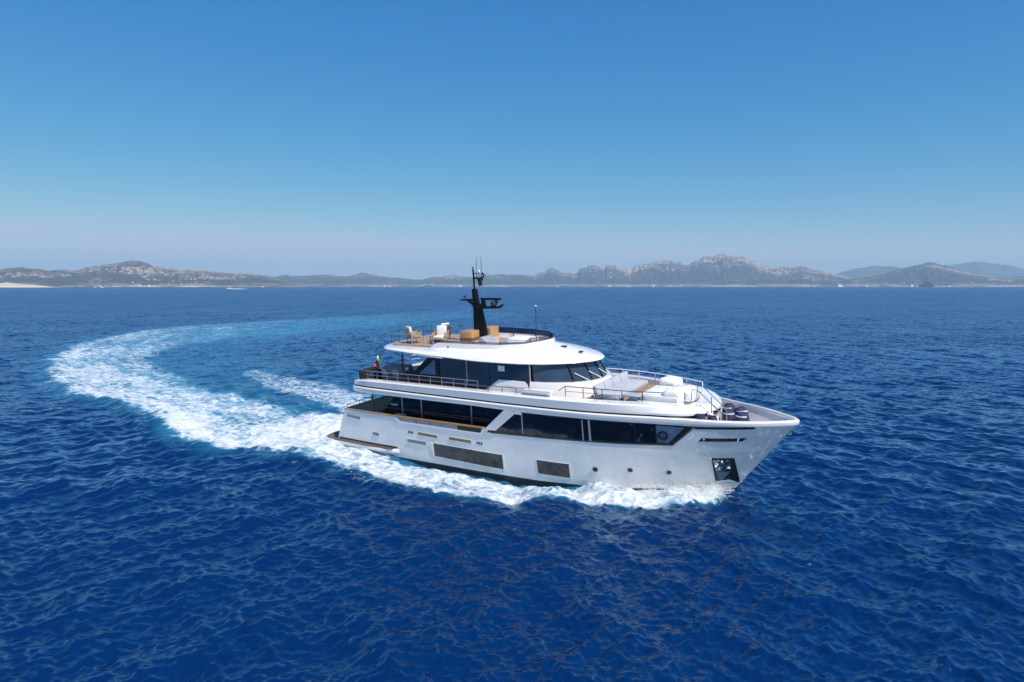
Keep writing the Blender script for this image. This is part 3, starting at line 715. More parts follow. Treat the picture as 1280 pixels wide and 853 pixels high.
# main-deck window band (flush panes forward of the strut)
band = MB()
PANES = [[(14.20,3.56),(15.22,3.56),(15.22,2.40),(13.10,2.34)], [(15.28,3.57),(18.68,3.58),(18.68,2.50),(15.28,2.42)], [(18.74,3.58),(19.02,3.58),(19.02,2.52),(18.74,2.50)],
         [(19.12,3.56),(21.30,3.54),(21.30,2.54),(19.12,2.54)], [(21.38,3.54),(22.26,3.53),(22.26,2.56),(21.38,2.55)], [(22.34,3.50),(23.62,3.42),(22.82,2.58),(22.34,2.58)]]
FRAME = [[(14.05,3.62),(18.0,3.63),(18.0,2.40),(12.95,2.27)], [(18.0,3.63),(21.4,3.60),(21.4,2.46),(18.0,2.40)], [(21.4,3.60),(24.02,3.50),(22.98,2.47),(21.4,2.46)]]
for sd_ in SIDES:
    f = MB()
    for q in FRAME: patch(f, q, sd_, .010, 18, 6)
    fo = f.build('window_surround', M['strip'], Y, smooth=True)
    s_ = MB()
    for u0, u1, z0, z1 in ((13.2, 18.0, 2.25, 2.38), (18.0, 22.95, 2.38, 2.44)):
        patch(s_, [(u0, z0+.06), (u1, z1+.06), (u1, z1), (u0, z0)], sd_, .022, 20, 1)
    patch(s_, [(24.06, 3.50), (24.12, 3.50), (23.0, 2.44), (22.9, 2.44)], sd_, .022, 3, 8)
    s_.build('window_trim', M['bronze'], fo, smooth=True)
    for k, q in enumerate(PANES):
        g = MB(); patch(g, q, sd_, .020, 12, 6)
        po = g.build('window_pane', M['glass3'] if k == 5 else M['glass'], Y, smooth=True)
        if k == 5:
            for s2 in [0]:
                pr = MB(); cu, cz = 22.62, 2.98; v = sd_*(float(hb(cu, cz))+.03)
                c_, s__ = .30, .0
                slope = (float(hb(cu+.2, cz))-float(hb(cu-.2, cz)))/.4
                fl_ = (float(hb(cu, cz+.2))-float(hb(cu, cz-.2)))/.4
                rg = [[(cu+r*math.cos(a), v+sd_*(slope*r*math.cos(a)+fl_*r*math.sin(a)+dd), cz+r*math.sin(a)) for a in np.linspace(0, 2*math.pi, 20, endpoint=False)] for r, dd in ((.24, 0), (.24, .03), (.15, .03))]
                pr.rings(rg, caps=False); pr.build('porthole', M['strip'], po)
    # mullions seen as pale lines
    for u in (15.25, 18.71, 19.07):
        w = .03 if u < 19 else .05
        mu = MB(); patch(mu, [(u-w, 3.56), (u+w, 3.56), (u+w, 2.46), (u-w, 2.46)], sd_, .026, 1, 4); mu.build('mullion', M['greyp'], fo)
    # diagonal strut
    st = MB(); q = [(14.15, 3.63), (14.95, 3.60), (13.55, 2.44), (12.80, 2.42)]
    patch(st, q, sd_, .06, 4, 8, skirt=.35)
    patch(st, [(14.9, 3.63), (15.22, 3.60), (15.22, 3.50), (14.78, 3.50)], sd_, .055, 3, 2, skirt=.2)
    st.build('diagonal_strut', M['gel'], Y)
    # hull windows with bright rims
    for q in ([(9.08,1.13),(13.81,1.06),(13.82,.23),(9.08,.36)], [(15.95,1.07),(17.76,1.03),(17.74,.24),(15.98,.31)]):
        f = MB(); patch(f, grow(q, .10, .035), sd_, .012, 16, 4)
        fo2 = f.build('hull_window', M['white'], Y, smooth=True)
        g = MB(); patch(g, q, sd_, .022, 20, 5); g.build('pane', M['hullglass'], fo2, smooth=True)
        if q[0][0] < 10:
            rm = MB(); patch(rm, [(8.82, 1.15), (9.0, 1.13), (9.02, .36), (8.98, .36)], sd_, .03, 1, 4); rm.build('rim', M['white'], fo2)
    # round portholes
    for u, z in ((19.14, .88), (20.87, .96), (22.65, .90)):
        du = (float(hb(u+.1, z))-float(hb(u-.1, z)))/.2; dz = (float(hb(u, z+.1))-float(hb(u, z-.1)))/.2
        n_ = Vector((-du, 1, -dz)).normalized(); a = Vector((1, du, 0)).normalized(); c = n_.cross(a)
        base = Vector((u, float(hb(u, z)), z))
        def rg(r, o): return [((base+a*r*math.cos(t_)+c*r*math.sin(t_)+n_*o)*1)[:] for t_ in np.linspace(0, 6.283, 16, endpoint=False)]
        def fx(pts): return [(x, sd_*y, z_) for x, y, z_ in pts]
        po = MB().rings([fx(rg(.17, -.02)), fx(rg(.17, .025)), fx(rg(.13, .025)), fx(rg(.125, .012))], caps=False).build('porthole', M['steel'], Y)
        MB().add(fx(rg(.13, .013)), [tuple(range(16))]).build('pane', M['smoke'], po)
    # anchor pocket: mirror plate with anchor flukes
    q = [(24.55,1.77),(25.59,1.74),(25.63,.22),(24.53,.17)]
    f = MB(); patch(f, q, sd_, .014, 6, 6); ap = f.build('anchor_pocket', M['strip'], Y)
    g = MB(); patch(g, [(24.68,1.64),(25.38,1.62),(25.36,.98),(24.74,1.0)], sd_, .024, 5, 3); g.build('polished_plate', M['chrome'], ap)
    g = MB(); patch(g, [(24.72,.96),(25.34,.92),(24.86,.36),(24.78,.40)], sd_, .026, 5, 3); g.build('polished_plate', M['glass3'], ap)
    an = MB()
    for pts in ([(24.82,1.58),(25.0,1.58),(25.16,1.14),(25.06,1.12)], [(25.24,1.58),(25.36,1.58),(25.20,1.14),(25.12,1.12)]): patch(an, pts, sd_, .05, 2, 3, .04)
    patch(an, [(24.92,1.12),(25.40,1.10),(25.36,.99),(24.96,1.01)], sd_, .06, 3, 1, .05)
    an.build('anchor', M['dsteel'], ap)
    g = MB(); patch(g, [(24.62,.34),(25.2,.40),(25.46,.24),(24.6,.20)], sd_, .03, 4, 2); patch(g, [(24.55,1.77),(24.63,1.77),(24.60,.17),(24.50,.17)], sd_, .03, 1, 5); g.build('polished_rim', M['white'], ap)
    # mooring slot
    q = [(24.32,2.89),(26.24,2.89),(26.02,2.71),(24.16,2.71)]
    f = MB(); patch(f, q, sd_, .012, 14, 2); sl_ = f.build('mooring_slot', M['strip'], Y)
    g = MB(); patch(g, [(24.78,2.86),(25.45,2.86),(25.43,2.76),(24.76,2.76)], sd_, .024, 5, 1); g.build('roller', M['bronze'], sl_)
    g = MB()
    for a0 in (24.40, 24.68, 25.62, 25.85): g = MB(); patch(g, [(a0, 2.87), (a0+.06, 2.87), (a0+.04, 2.73), (a0-.02, 2.73)], sd_, .024, 1, 1); g.build('bollard', M['chrome'], sl_)
    # thin black line running forward from the window band
    g = MB(); patch(g, [(23.98,3.49),(26.64,3.50),(26.58,3.38),(24.1,3.37)], sd_, .012, 16, 1); g.build('sheer_line', M['strip'], Y, smooth=True)
    # louvres and outlets
    def slot(name, q, m1, m2, bars):
        f = MB(); patch(f, grow(q, .06, .04), sd_, .010, 6, 2); o_ = f.build(name, M['white'], Y)
        g = MB(); patch(g, q, sd_, .018, 6, 2); g.build('grille', M[m1], o_)
        g = MB()
        h_ = (q[0][1]-q[3][1])
        for k in range(bars):
            z_ = q[3][1]+h_*(k+.5)/bars
            patch(g, [(q[0][0]+.02, z_+h_*.16), (q[1][0]-.02, z_-.03+h_*.16), (q[1][0]-.02, z_-.03-h_*.16), (q[0][0]+.02, z_-h_*.16)], sd_, .03, 6, 1, .02)
        g.build('louvre', M[m2], o_)
    slot('air_vent', [(2.12,2.16),(3.33,2.10),(3.30,1.93),(2.11,2.00)], 'vent', 'greyp', 2)
    slot('air_vent', [(4.30,1.25),(4.81,1.24),(4.78,1.06),(4.28,1.06)], 'vent', 'vent', 2)
    slot('air_vent', [(7.10,1.15),(8.52,1.13),(8.49,.95),(7.07,.97)], 'vent', 'vent', 3)
    slot('teak_slot', [(8.0,1.68),(9.42,1.64),(9.40,1.49),(7.97,1.53)], 'strip', 'teakrail', 2)
    slot('teak_slot', [(10.3,1.67),(11.81,1.64),(11.80,1.49),(10.28,1.51)], 'strip', 'teakrail', 2)
    for uu, zz in ((7.2, 1.60), (12.18, 1.56)):
        for k in range(3):
            g = MB(); u0 = uu+k*.145; patch(g, [(u0, zz+.06+.02*(k == 1)), (u0+.10, zz+.055), (u0+.10, zz-.08), (u0+.015, zz-.07)], sd_, .014, 1, 1); g.build('hull_outlet', M['strip'], Y)
    # cut-out in the bulwark: flat grey and black patches paint its shaded depth, with a bright sill
    f = MB(); patch(f, [(6.30,2.43),(10.9,2.43),(10.9,2.16),(6.62,2.18)], sd_, .008, 14, 1); cu = f.build('bulwark_opening', M['greyp'], Y)
    f = MB(); patch(f, [(10.92,2.43),(12.62,2.43),(12.5,2.16),(10.92,2.16)], sd_, .008, 6, 1); f.build('gap_shade_patch', M['strip'], cu)
    f = MB(); patch(f, [(6.55,2.20),(12.6,2.165),(12.6,2.09),(6.6,2.12)], sd_, .03, 16, 1); patch(f, [(6.18,2.44),(6.34,2.44),(6.66,2.16),(6.54,2.10)], sd_, .03, 2, 3); f.build('sill', M['white'], cu)
    f = MB()
    for u in (7.9, 8.9, 9.8, 11.3, 12.0): patch(f, [(u, 2.43), (u+.04, 2.43), (u+.04, 2.17), (u, 2.17)], sd_, .02, 1, 1)
    f.build('stanchion', M['dsteel'], cu)

# ---- saloon (inboard glass house under the overhang)
for sd_ in SIDES:
    v = 2.9*sd_
    ps = [[(4.35,1.62),(6.25,1.62),(6.25,3.72),(5.82,3.72),(5.3,3.1),(4.75,2.5)], [(6.30,1.62),(7.75,1.62),(7.75,3.72),(6.30,3.72)], [(7.80,1.62),(9.9,1.62),(9.9,3.72),(7.80,3.72)], [(9.95,1.62),(11.4,1.62),(11.4,3.72),(9.95,3.72)], [(11.45,1.62),(14.6,1.62),(14.6,3.72),(11.45,3.72)]]
    for k, p in enumerate(ps):
        MB().side(p, v-.03*sd_, v+.03*sd_).build('saloon_pane', M['glass'], Y)
    for u in (6.275, 7.775, 11.42): MB().box((u, v+.04*sd_, 2.68), (.07, .05, 2.06)).build('mullion', M['greyp'], Y)
    hr = MB(); hr.tube([(7.4, 3.25*sd_, 2.72), (12.9, 3.25*sd_, 2.72)], .025)
    hr.build('handrail', M['bronze'], Y)
MB().box((6.0, 0, 2.66), (.06, 5.7, 2.08)).build('saloon_door', M['glass'], Y)
# name in small white letters on the aft saloon pane is unreadable at this size: a row of pale strokes
lt = MB()
for k in range(7): lt.box((5.36+k*.085, -2.945, 2.98-(k % 3)*.012), (.05, .01, .07 if k % 2 else .10))
lt.build('lettering', M['fwhite'], Y)
for sd_ in SIDES:
    MB().tube([(4.30, 3.42*sd_, 2.5), (4.34, 3.42*sd_, 3.78)], .05, 8).build('deck_post', M['dsteel'], Y)

# ---- sheer band (fascia of the upper deck, running on as the bow gunwale)
def zl(u): return float(np.interp(u, [2.3, 12, 15, 19, 22, 24, 25, 28.3], [3.72, 3.70, 3.64, 3.61, 3.58, 3.56, 3.55, 3.46]))
def zt(u): return float(np.interp(u, [2.3, 9, 14, 19, 22, 24, 25, 28.3], [4.05, 4.0, 3.96, 3.94, 3.92, 3.86, 3.80, 3.70]))
half = [(2.22, 0), (2.22, 1.2), (2.24, 2.2), (2.32, 2.8), (2.5, 3.2), (2.8, 3.46), (3.2, 3.6)]+[(u, float(hbg(u))+.035) for u in np.linspace(3.8, 27.6, 70)]+[(27.9, .60), (28.15, .36), (28.30, .14)]
loop = [(u, -v) for u, v in half]+[(28.34, 0)]+[(u, v) for u, v in half[::-1]][:-1]
def inward(loop, d):
    out = []; n = len(loop)
    for i in range(n):
        a = Vector(loop[i-1]); c = Vector(loop[(i+1) % n]); t = (c-a).normalized(); nn = Vector((-t.y, t.x))
        out.append((loop[i][0]+nn.x*d, loop[i][1]+nn.y*d))
    return out
def band_rings(loop, prof):
    rings = []
    offs = {d: inward(loop, d) for d, _ in prof}
    for i in range(len(loop)):
        u = loop[i][0]; rings.append([(*offs[d][i], f(u)) for d, f in prof])
    return rings+[rings[0]]
MB().rings(band_rings(loop, [(.16, zl), (.03, zl), (0, lambda u: zl(u)+.05), (0, lambda u: zt(u)-.05), (.05, zt), (.19, zt), (.19, lambda u: zl(u)+.1)]), caps=False).build('sheer_band', M['gel'], Y, smooth=True)

# ---- upper deck moulding
nose = [(24.62, 0), (24.56, .5), (24.42, 1.0), (24.22, 1.6), (24.02, 2.02), (23.6, 2.36)]
uph = [(2.26, 0), (2.26, 1.2), (2.28, 2.15), (2.38, 2.75), (2.56, 3.12), (2.85, 3.38), (3.25, 3.52)]+[(u, float(hbg(u))-.05) for u in np.linspace(3.9, 23.0, 52)]+nose[::-1]
upl = [(u, -v) for u, v in uph]+[(u, v) for u, v in uph[::-1][1:-1]]
def zn(f):
    return f
prof1 = [(.02, lambda u: zt(u)-.1), (.02, lambda u: zt(u)+.085)]
MB().rings(band_rings(upl, [(.3, lambda u: zt(u)-.1), (.035, lambda u: zt(u)-.1), (.035, lambda u: zt(u)+.09), (.3, lambda u: zt(u)+.09)]), caps=False).build('trim_strip', M['strip'], Y)
def ins(u): return float(np.interp(u, [2.3, 5, 17, 20, 22, 24.6], [.36, .38, .42, .50, .75, 1.0]))
def zb(u): return float(np.interp(u, [2.3, 3.0, 3.8, 8, 19, 21.5, 23, 24.6], [4.26, 4.42, 4.5, 4.52, 4.50, 4.46, 4.38, 4.2]))
r0, r1, r2, r3, r4, r5 = [], [], [], [], [], []
in1 = {}
for dd in (0, .02, .07): in1[dd] = inward(upl, dd)
for i in range(len(upl)):
    u = upl[i][0]; I_ = ins(u)
    a = Vector(upl[i-1]); c = Vector(upl[(i+1) % len(upl)]); t_ = (c-a).normalized(); nn = Vector((-t_.y, t_.x)); P = Vector(upl[i])
    def pt(d, z): return (P.x+nn.x*d, P.y+nn.y*d, z)
    z0 = zt(u)+.085; z1 = zb(u)
    r0.append(pt(0, z0)); r1.append(pt(-.005, z0+.10)); r2.append(pt(-.02+.45*max(0, I_-.45), z1-.06)); r3.append(pt(.04+.6*max(0, I_-.45), z1-.004)); r4.append(pt(I_, z1)); r5.append(pt(I_+.12, z1)); 
r6 = [(x, y, 4.20) for x, y, z in r5]
um = MB(); um.rings([r0, r1, r2, r3, r4, r5, r6], caps=False)
um.build('upper_bulwark', M['gel'], Y, smooth=True, angle=24)
MB().add([(x, y, 4.24) for x, y, z in r5], [tuple(range(len(r5)))]).build('upper_deck', M['teak'], Y)
MB().add([(x, y, zl(x)+.06) for x, y in inward(upl, .1)], [tuple(range(len(upl)))]).build('soffit', M['white'], Y)
# white sloping apron in front of the sun pad
ap = [(p[0]-.02, p[1], zb(p[0])+.004) for p in r5 if p[0] > 23.0]
ap = sorted(ap, key=lambda p: p[1])
MB().add(ap+[(22.95, ap[-1][1], 4.34), (22.95, ap[0][1], 4.34)], [tuple(range(len(ap)+2))]).build('apron', M['gel'], Y)
# front wall below the nose and the stair down to the foredeck
MB().prism([(24.45, -.95), (24.45, .95), (23.9, 1.95), (23.3, 2.2), (22.8, 2.2), (22.8, -2.2), (23.3, -2.2), (23.9, -1.95)], 2.95, 3.9).build('front_wall', M['gel'], Y)
s_ = MB()
for k in range(4): s_.box((24.35+.22*k, -.85, 2.95+(.9-.24*k)/2), (.24, .75, .9-.24*k+.02))
s_.build('stairs', M['white'], Y, bevel=.02)
for v in (-.42, -1.30):
    MB().tube([(23.55, v, 4.30), (23.6, v, 5.05), (23.9, v, 5.0), (25.05, v, 3.95), (25.08, v, 2.95)], .028, 6).build('stair_rail', M['steel'], Y)
MB().tube([(24.55, -1.30, 3.95), (24.55, -1.30, 4.75)], .022).build('stair_rail', M['steel'], Y)
# wing control box on the starboard and port bulwark tops
for sd_ in SIDES:
    w = MB()
    w.rings([[(14.95, sd_*3.22, 4.46), (16.75, sd_*3.20, 4.46), (16.75, sd_*3.02, 4.46), (14.95, sd_*3.02, 4.46)], [(15.2, sd_*3.45, 4.80), (16.85, sd_*3.43, 4.82), (16.85, sd_*3.02, 4.82), (15.2, sd_*3.02, 4.80)]])
    w.build('wing_box', M['gel'], Y, bevel=.03)
    MB().side([(12.25, 4.22), (13.35, 4.86), (15.4, 4.80), (15.4, 4.22)], sd_*2.96, sd_*2.99).build('side_coaming', M['gel'], Y)

# ---- upper house
def front_curve(off=0, back=0, n=5):
    """starboard side aft -> round the front -> port; returns (u,v)"""
    h_ = [(13.4, 2.92), (15.0, 2.84), (16.2, 2.56), (17.1, 2.12), (17.65, 1.66), (18.02, 1.15), (18.22, .6), (18.28, 0)]
    pts = [(u-back*max(0, min(1, (u-13.4)/4)), -(v+off)) for u, v in h_]; pts += [(u, -v) for u, v in pts[::-1][1:]]
    return pts
# white base under the windscreen
def base_curve(off): 
    h_ = [(12.25, 2.93), (13.4, 2.95), (15.0, 2.90), (16.25, 2.63), (17.2, 2.20), (17.8, 1.74), (18.18, 1.22), (18.40, .63), (18.46, 0)]
    pts = [(u+off*max(0, (u-15)/3.7), -(v+off*.4)) for u, v in h_]; return pts+[(u, -v) for u, v in pts[::-1][1:]]
def ztop(u): return float(np.interp(u, [12.25, 13.45, 15, 19], [4.3, 5.14, 5.10, 5.03]))
hb0 = MB()
hb0.rings([[(u, v, 4.2) for u, v in base_curve(.22)], [(u, v, max(4.25, ztop(u)-.15)) for u, v in base_curve(.10)], [(u, v, ztop(u)) for u, v in base_curve(.02)], [(u-.15, v*.93, ztop(u)+.01) for u, v in base_curve(0)]], closed=False, caps=False)
hb0.build('house_base', M['gel'], Y, smooth=True, angle=40)
# glass: side panes
for sd_ in SIDES:
    v0, v1 = 2.90*sd_, 2.84*sd_
    def pane(name, pts, m, o=0):
        return MB().side(pts, v1+o*sd_, v0+o*sd_).build(name, M[m], Y)
    q_ = pane('quarter_pane', [(7.05,4.26),(7.1,4.95),(8.52,6.12),(9.26,6.12),(9.26,4.26)], 'strip')
    MB().side([(7.75,5.05),(8.95,5.95),(8.98,5.05)], v0, v0+.012*sd_).build('pane', M['glass3'], q_)
    for u0, u1 in ((9.32, 11.2), (11.24, 12.75), (12.79, 15.30)): pane('side_pane', [(u0, 4.26), (u1, 4.26), (u1, 6.12), (u0, 6.12)], 'glass2')
    MB().box((11.22, 2.915*sd_, 5.3), (.06, .03, 1.5)).build('mullion', M['greyp'], Y)
    MB().box((15.33, 2.86*sd_, 5.60), (.05, .07, .95)).build('mullion', M['greyp'], Y)
    MB().box((13.55, 2.91*sd_, 5.72), (.42, .02, .30)).build('blind', M['cush'], Y)
# wrap-round windscreen in separate panes
bc = front_curve(); tc = front_curve(-.10, .62)
def along(c, t):
    L = [0]
    for i in range(1, len(c)): L.append(L[-1]+math.hypot(c[i][0]-c[i-1][0], c[i][1]-c[i-1][1]))
    x = t*L[-1]; return float(np.interp(x, L, [p[0] for p in c])), float(np.interp(x, L, [p[1] for p in c]))
cuts = [.165, .335, .425, .5, .575, .665, .835]
for k in range(len(cuts)-1):
    rb, rt = [], []
    for t_ in np.linspace(cuts[k]+.004, cuts[k+1]-.004, 8):
        u, v = along(bc, t_); rb.append((u, v, 5.0)); u, v = along(tc, t_); rt.append((u, v, 6.10))
    MB().rings([rb, rt], closed=False, caps=False).build('windscreen_pane', M['glass2'], Y, smooth=True)
for t_ in cuts:
    u, v = along(bc, t_); u2, v2 = along(tc, t_)
    MB().tube([(u+.02, v*1.005, 5.0), (u2+.02, v2*1.005, 6.16)], .045 if t_ in (.335, .665) else .03).build('mullion', M['strip'], Y)
for t_, dt in ((.40, .05), (.475, .05), (.55, .05)):
    u, v = along(bc, t_); u2, v2 = along(bc, t_-dt); u3, v3 = along(tc, t_-dt)
    MB().tube([(u+.05, v, 5.08), (u2*.55+u3*.45+.05, v2*.55+v3*.45-.05, 5.08+.42)], .025).build('wiper', M['white'], Y)
# dim interior seen as a dashboard line
MB().box((16.6, 0, 5.05), (1.6, 4.0, .2)).build('dashboard', M['brown'], Y)
for sd_ in SIDES:
    MB().tube([(6.45, 2.9*sd_, 4.3), (6.5, 2.9*sd_, 6.2)], .055, 8).build('roof_post', M['dsteel'], Y)

# ---- hardtop / flybridge roof
rh = [(4.35, 0), (4.38, 1.2), (4.48, 2.0), (4.72, 2.55), (5.1, 2.88), (5.7, 3.08), (7, 3.22), (9, 3.28), (11, 3.30), (12.5, 3.30), (13.8, 3.22), (15, 3.05), (16, 2.68), (16.9, 2.10), (17.5, 1.55), (17.95, .95), (18.16, .45), (18.22, 0)]
def dens(h_, n):
    L = [0]
    for i in range(1, len(h_)): L.append(L[-1]+math.hypot(h_[i][0]-h_[i-1][0], h_[i][1]-h_[i-1][1]))
    xs = np.linspace(0, L[-1], n); return [(float(np.interp(x, L, [p[0] for p in h_])), float(np.interp(x, L, [p[1] for p in h_]))) for x in xs]
rd = dens(rh, 60); rl = [(u, -v) for u, v in rd]+[(u, v) for u, v in rd[::-1][1:-1]]
def rz(u): return float(np.interp(u, [4.4, 6, 8, 12, 18.5], [6.36, 6.34, 6.26, 6.08, 5.98]))
def rtop(u): return float(np.interp(u, [4.4, 6, 8.4, 9.2, 12, 14, 15.2, 18.5], [6.50, 6.54, 6.56, 6.72, 6.72, 6.78, 6.90, 6.90]))
def roof_ring(f, fn):
    out = []
    for u, v in rl:
        su = min(max(u, 6.5), 14.9); sv = 0
        out.append((su+(u-su)*(1-f), v*(1-f), fn(u, su)))
    return out
def edge_h(f, u, su):
    # shoulder, then rise to the coaming
    sh = rz(u)+.15
    f2 = f/.42 if su < 13 else f/(.42+.50*(su-13)/1.9)
    t_ = max(0, min(1, (f2-.04)/.96)); t_ = t_**.8
    return sh+(rtop(su)-sh)*t_
rm = MB()
fr_ = [0.04, .08, .14, .22, .30, .40, .50, .62, .75, .90, 1.0]
rings = [roof_ring(.05, lambda u, su: rz(u)+.02), roof_ring(.0, lambda u, su: rz(u)+.02), roof_ring(-.004, lambda u, su: rz(u)+.05), roof_ring(.006, lambda u, su: rz(u)+.10), roof_ring(.03, lambda u, su: rz(u)+.145)]
rings += [roof_ring(f, lambda u, su, f=f: edge_h(f, u, su)) for f in fr_]
rm.rings(rings, caps=False)
rm.add([p for p in rings[0]], [tuple(range(len(rl)))])
roof = rm.build('hardtop_roof', M['gel'], Y, smooth=True, angle=45)
# tapering fin under the aft roof edge
for sd_ in SIDES:
    MB().rings([[(6.7, sd_*3.05, 6.30), (9.6, sd_*3.12, 6.24), (9.6, sd_*2.8, 6.24), (6.7, sd_*2.9, 6.30)], [(8.3, sd_*2.98, 6.08), (9.6, sd_*3.0, 6.04), (9.6, sd_*2.8, 6.04), (8.3, sd_*2.85, 6.08)]]).build('roof_fin', M['gel'], Y, bevel=.03)
fly = [(4.9, 1.9), (5.3, 2.25), (8.6, 2.30), (11, 2.25), (12.9, 2.05), (14.3, 1.4), (14.95, .6), (15.05, 0)]
fl2 = [(u, -v) for u, v in fly]+[(u, v) for u, v in fly[::-1][1:]]
MB().prism(fl2, 6.50, 6.585).build('fly_deck', M['teak'], Y)
# raised coaming round the forward two thirds of the flybridge
ch = dens([(8.3, 2.34), (9.2, 2.36), (11, 2.32), (12.9, 2.12), (14.3, 1.46), (15.0, .65), (15.12, 0)], 24)
cl_ = [(u, -v) for u, v in ch]+[(u, v) for u, v in ch[::-1][1:]]
def czt(u): return float(np.interp(u, [8.3, 8.75, 13, 14.3, 15.1], [6.58, 6.86, 6.86, 6.90, 7.0]))
rg = []
for i, (u, v) in enumerate(cl_):
    k = 1+.10/max(abs(v), .8) if abs(v) > .3 else 1
    rg.append([(u+(.06 if abs(v) < 1.6 else 0), v*k, 6.5), (u+(.02 if abs(v) < 1.6 else 0), v*1.01, czt(u)), (u-.10, v*.96, czt(u)), (u-.12, v*.95, 6.5)])
MB().rings(rg).build('fly_coaming', M['gel'], Y, smooth=True, angle=40)
# smoked wind deflector on posts
dh = dens([(8.9, 2.28), (11, 2.24), (12.9, 2.02), (14.25, 1.40), (14.92, .62), (15.02, 0)], 22)
dl = [(u, -v) for u, v in dh]+[(u, v) for u, v in dh[::-1][1:]]
cutd = [0, 7, 12, 17, 21, 25, 30, 35, 42]
for k in range(8):
    seg = dl[cutd[k]:cutd[k+1]+1]
    if k < 2:  zt_ = 7.05
    else: zt_ = 7.22
    MB().rings([[(u, v, czt(u)-.02) for u, v in seg], [(u, v, zt_ if v > -1.2 else 7.0) for u, v in seg]], closed=False, caps=False).build('wind_deflector', M['smokeT'] if (k < 4) else M['smokeF'], Y)
for k in cutd:
    u, v = dl[k]; MB().tube([(u-.03, v*.985, 6.6), (u-.03, v*.985, 7.2 if v > -1.2 else 7.02)], .025).build('deflector_post', M['dsteel'], Y)

# ---- railings
def railing(name, path, h, m, posts=8, wires=1, r=.022, parent=Y, every=None):
    b = MB(); P = [Vector(p) for p in path]
    L = [0]
    for i in range(1, len(P)): L.append(L[-1]+(P[i]-P[i-1]).length)
    def at(t):
        x = t*L[-1]
        return Vector([float(np.interp(x, L, [p[k] for p in P])) for k in range(3)])
    pts = [at(t) for t in np.linspace(0, 1, max(posts*3, 12))]
    for wv in range(wires+1):
        hh = h*(1-wv/(wires+1)); b.tube([p+Vector((0, 0, hh)) for p in pts], r if wv == 0 else r*.6)
    for k in range(posts):
        p = at(k/(posts-1)); b.tube([p, p+Vector((0, 0, h))], r*1.05)
    return b.build(name, M[m], parent)
for sd_ in SIDES:
    # foredeck rails
    pth = [(17.3, 2.62, 4.45), (18.4, 2.60, 4.45), (19.6, 2.50, 4.43), (20.6, 2.32, 4.40), (21.6, 2.05, 4.38), (22.6, 1.72, 4.34), (23.3, 1.45, 4.32)]
    pth = [(u, v*sd_, z) for u, v, z in pth]
    railing('foredeck_railing', pth, .52, 'dsteel' if sd_ < 0 else 'white', 7, 1, .022 if sd_ < 0 else .028)
    MB().tube([(17.3, 2.62*sd_, 4.97), (16.95, 2.72*sd_, 4.72)], .02).build('rail_end', M['dsteel'], Y)
    # side rails along the upper deck
    pth = [(3.0, 2.95, 4.46), (4, 3.22, 4.5), (8, 3.28, 4.52), (12.2, 3.30, 4.51)]
    railing('side_railing', [(u, v*sd_, z) for u, v, z in pth], .50, 'steel', 12, 1, .015)
    pth = [(12.9, 3.30, 4.50), (14.7, 3.28, 4.49)]
    railing('side_railing', [(u, v*sd_, z) for u, v, z in pth], .30, 'dsteel', 3, 0, .02)
    # flybridge side rail aft
    railing('fly_railing', [(4.9, 2.0*sd_, 6.58), (5.4, 2.25*sd_, 6.6), (8.4, 2.28*sd_, 6.6)], .68, 'steel', 6, 1, .015)
railing('stern_railing', [(3.0, -2.95, 4.44), (2.62, -2.2, 4.42), (2.56, 0, 4.42), (2.62, 2.2, 4.42), (3.0, 2.95, 4.44)], .55, 'steel', 9, 1, .016)
railing('fly_railing', [(4.9, -2.0, 6.58), (4.72, 0, 6.56), (4.9, 2.0, 6.58)], .68, 'bronze', 6, 1, .018)
railing('cockpit_railing', [(1.97, -3.3, 2.51), (1.97, 0, 2.51), (1.97, 3.3, 2.51)], .22, 'dsteel', 7, 0, .02)

# ---- mast
mv = .30
mast = MB().rings([[(9.66, mv-.13, 6.55), (10.55, mv-.13, 6.55), (10.55, mv+.13, 6.55), (9.66, mv+.13, 6.55)],
                   [(9.64, mv-.12, 7.4), (10.50, mv-.12, 7.4), (10.50, mv+.12, 7.4), (9.64, mv+.12, 7.4)],
                   [(9.66, mv-.11, 8.55), (10.26, mv-.11, 8.55), (10.26, mv+.11, 8.55), (9.66, mv+.11, 8.55)],
                   [(9.64, mv-.12, 8.9), (10.06, mv-.12, 8.9), (10.06, mv+.12, 8.9), (9.64, mv+.12, 8.9)],
                   [(9.62, mv-.10, 9.80), (9.92, mv-.10, 9.80), (9.92, mv+.10, 9.80), (9.62, mv+.10, 9.80)]]).build('mast', M['black'], Y, bevel=.03)
m_ = MB(); m_.tube([(9.76, mv, 9.7), (9.74, mv, 10.85), (9.72, mv, 11.0)], .055, 8); m_.build('top_pole', M['black'], mast)
m_ = MB(); m_.tube([(9.72, mv, 10.9), (9.72, mv, 11.1)], .03); m_.box((9.72, mv, 11.1), (.10, .10, .04)); m_.build('wind_sensor', M['dsteel'], mast)
m_ = MB(); m_.rings([[(8.80, mv-.25, 9.10), (9.75, mv-.12, 9.06), (9.75, mv+.12, 9.06), (8.80, mv+.25, 9.10)], [(8.80, mv-.25, 9.16), (9.75, mv-.12, 9.20), (9.75, mv+.12, 9.20), (8.80, mv+.25, 9.16)]]); m_.tube([(9.25, mv, 9.1), (9.75, mv, 8.75)], .08); m_.build('aft_arm', M['black'], mast)
MB().ball((9.02, mv, 9.32), .09).build('camera_ball', M['dsteel'], mast)
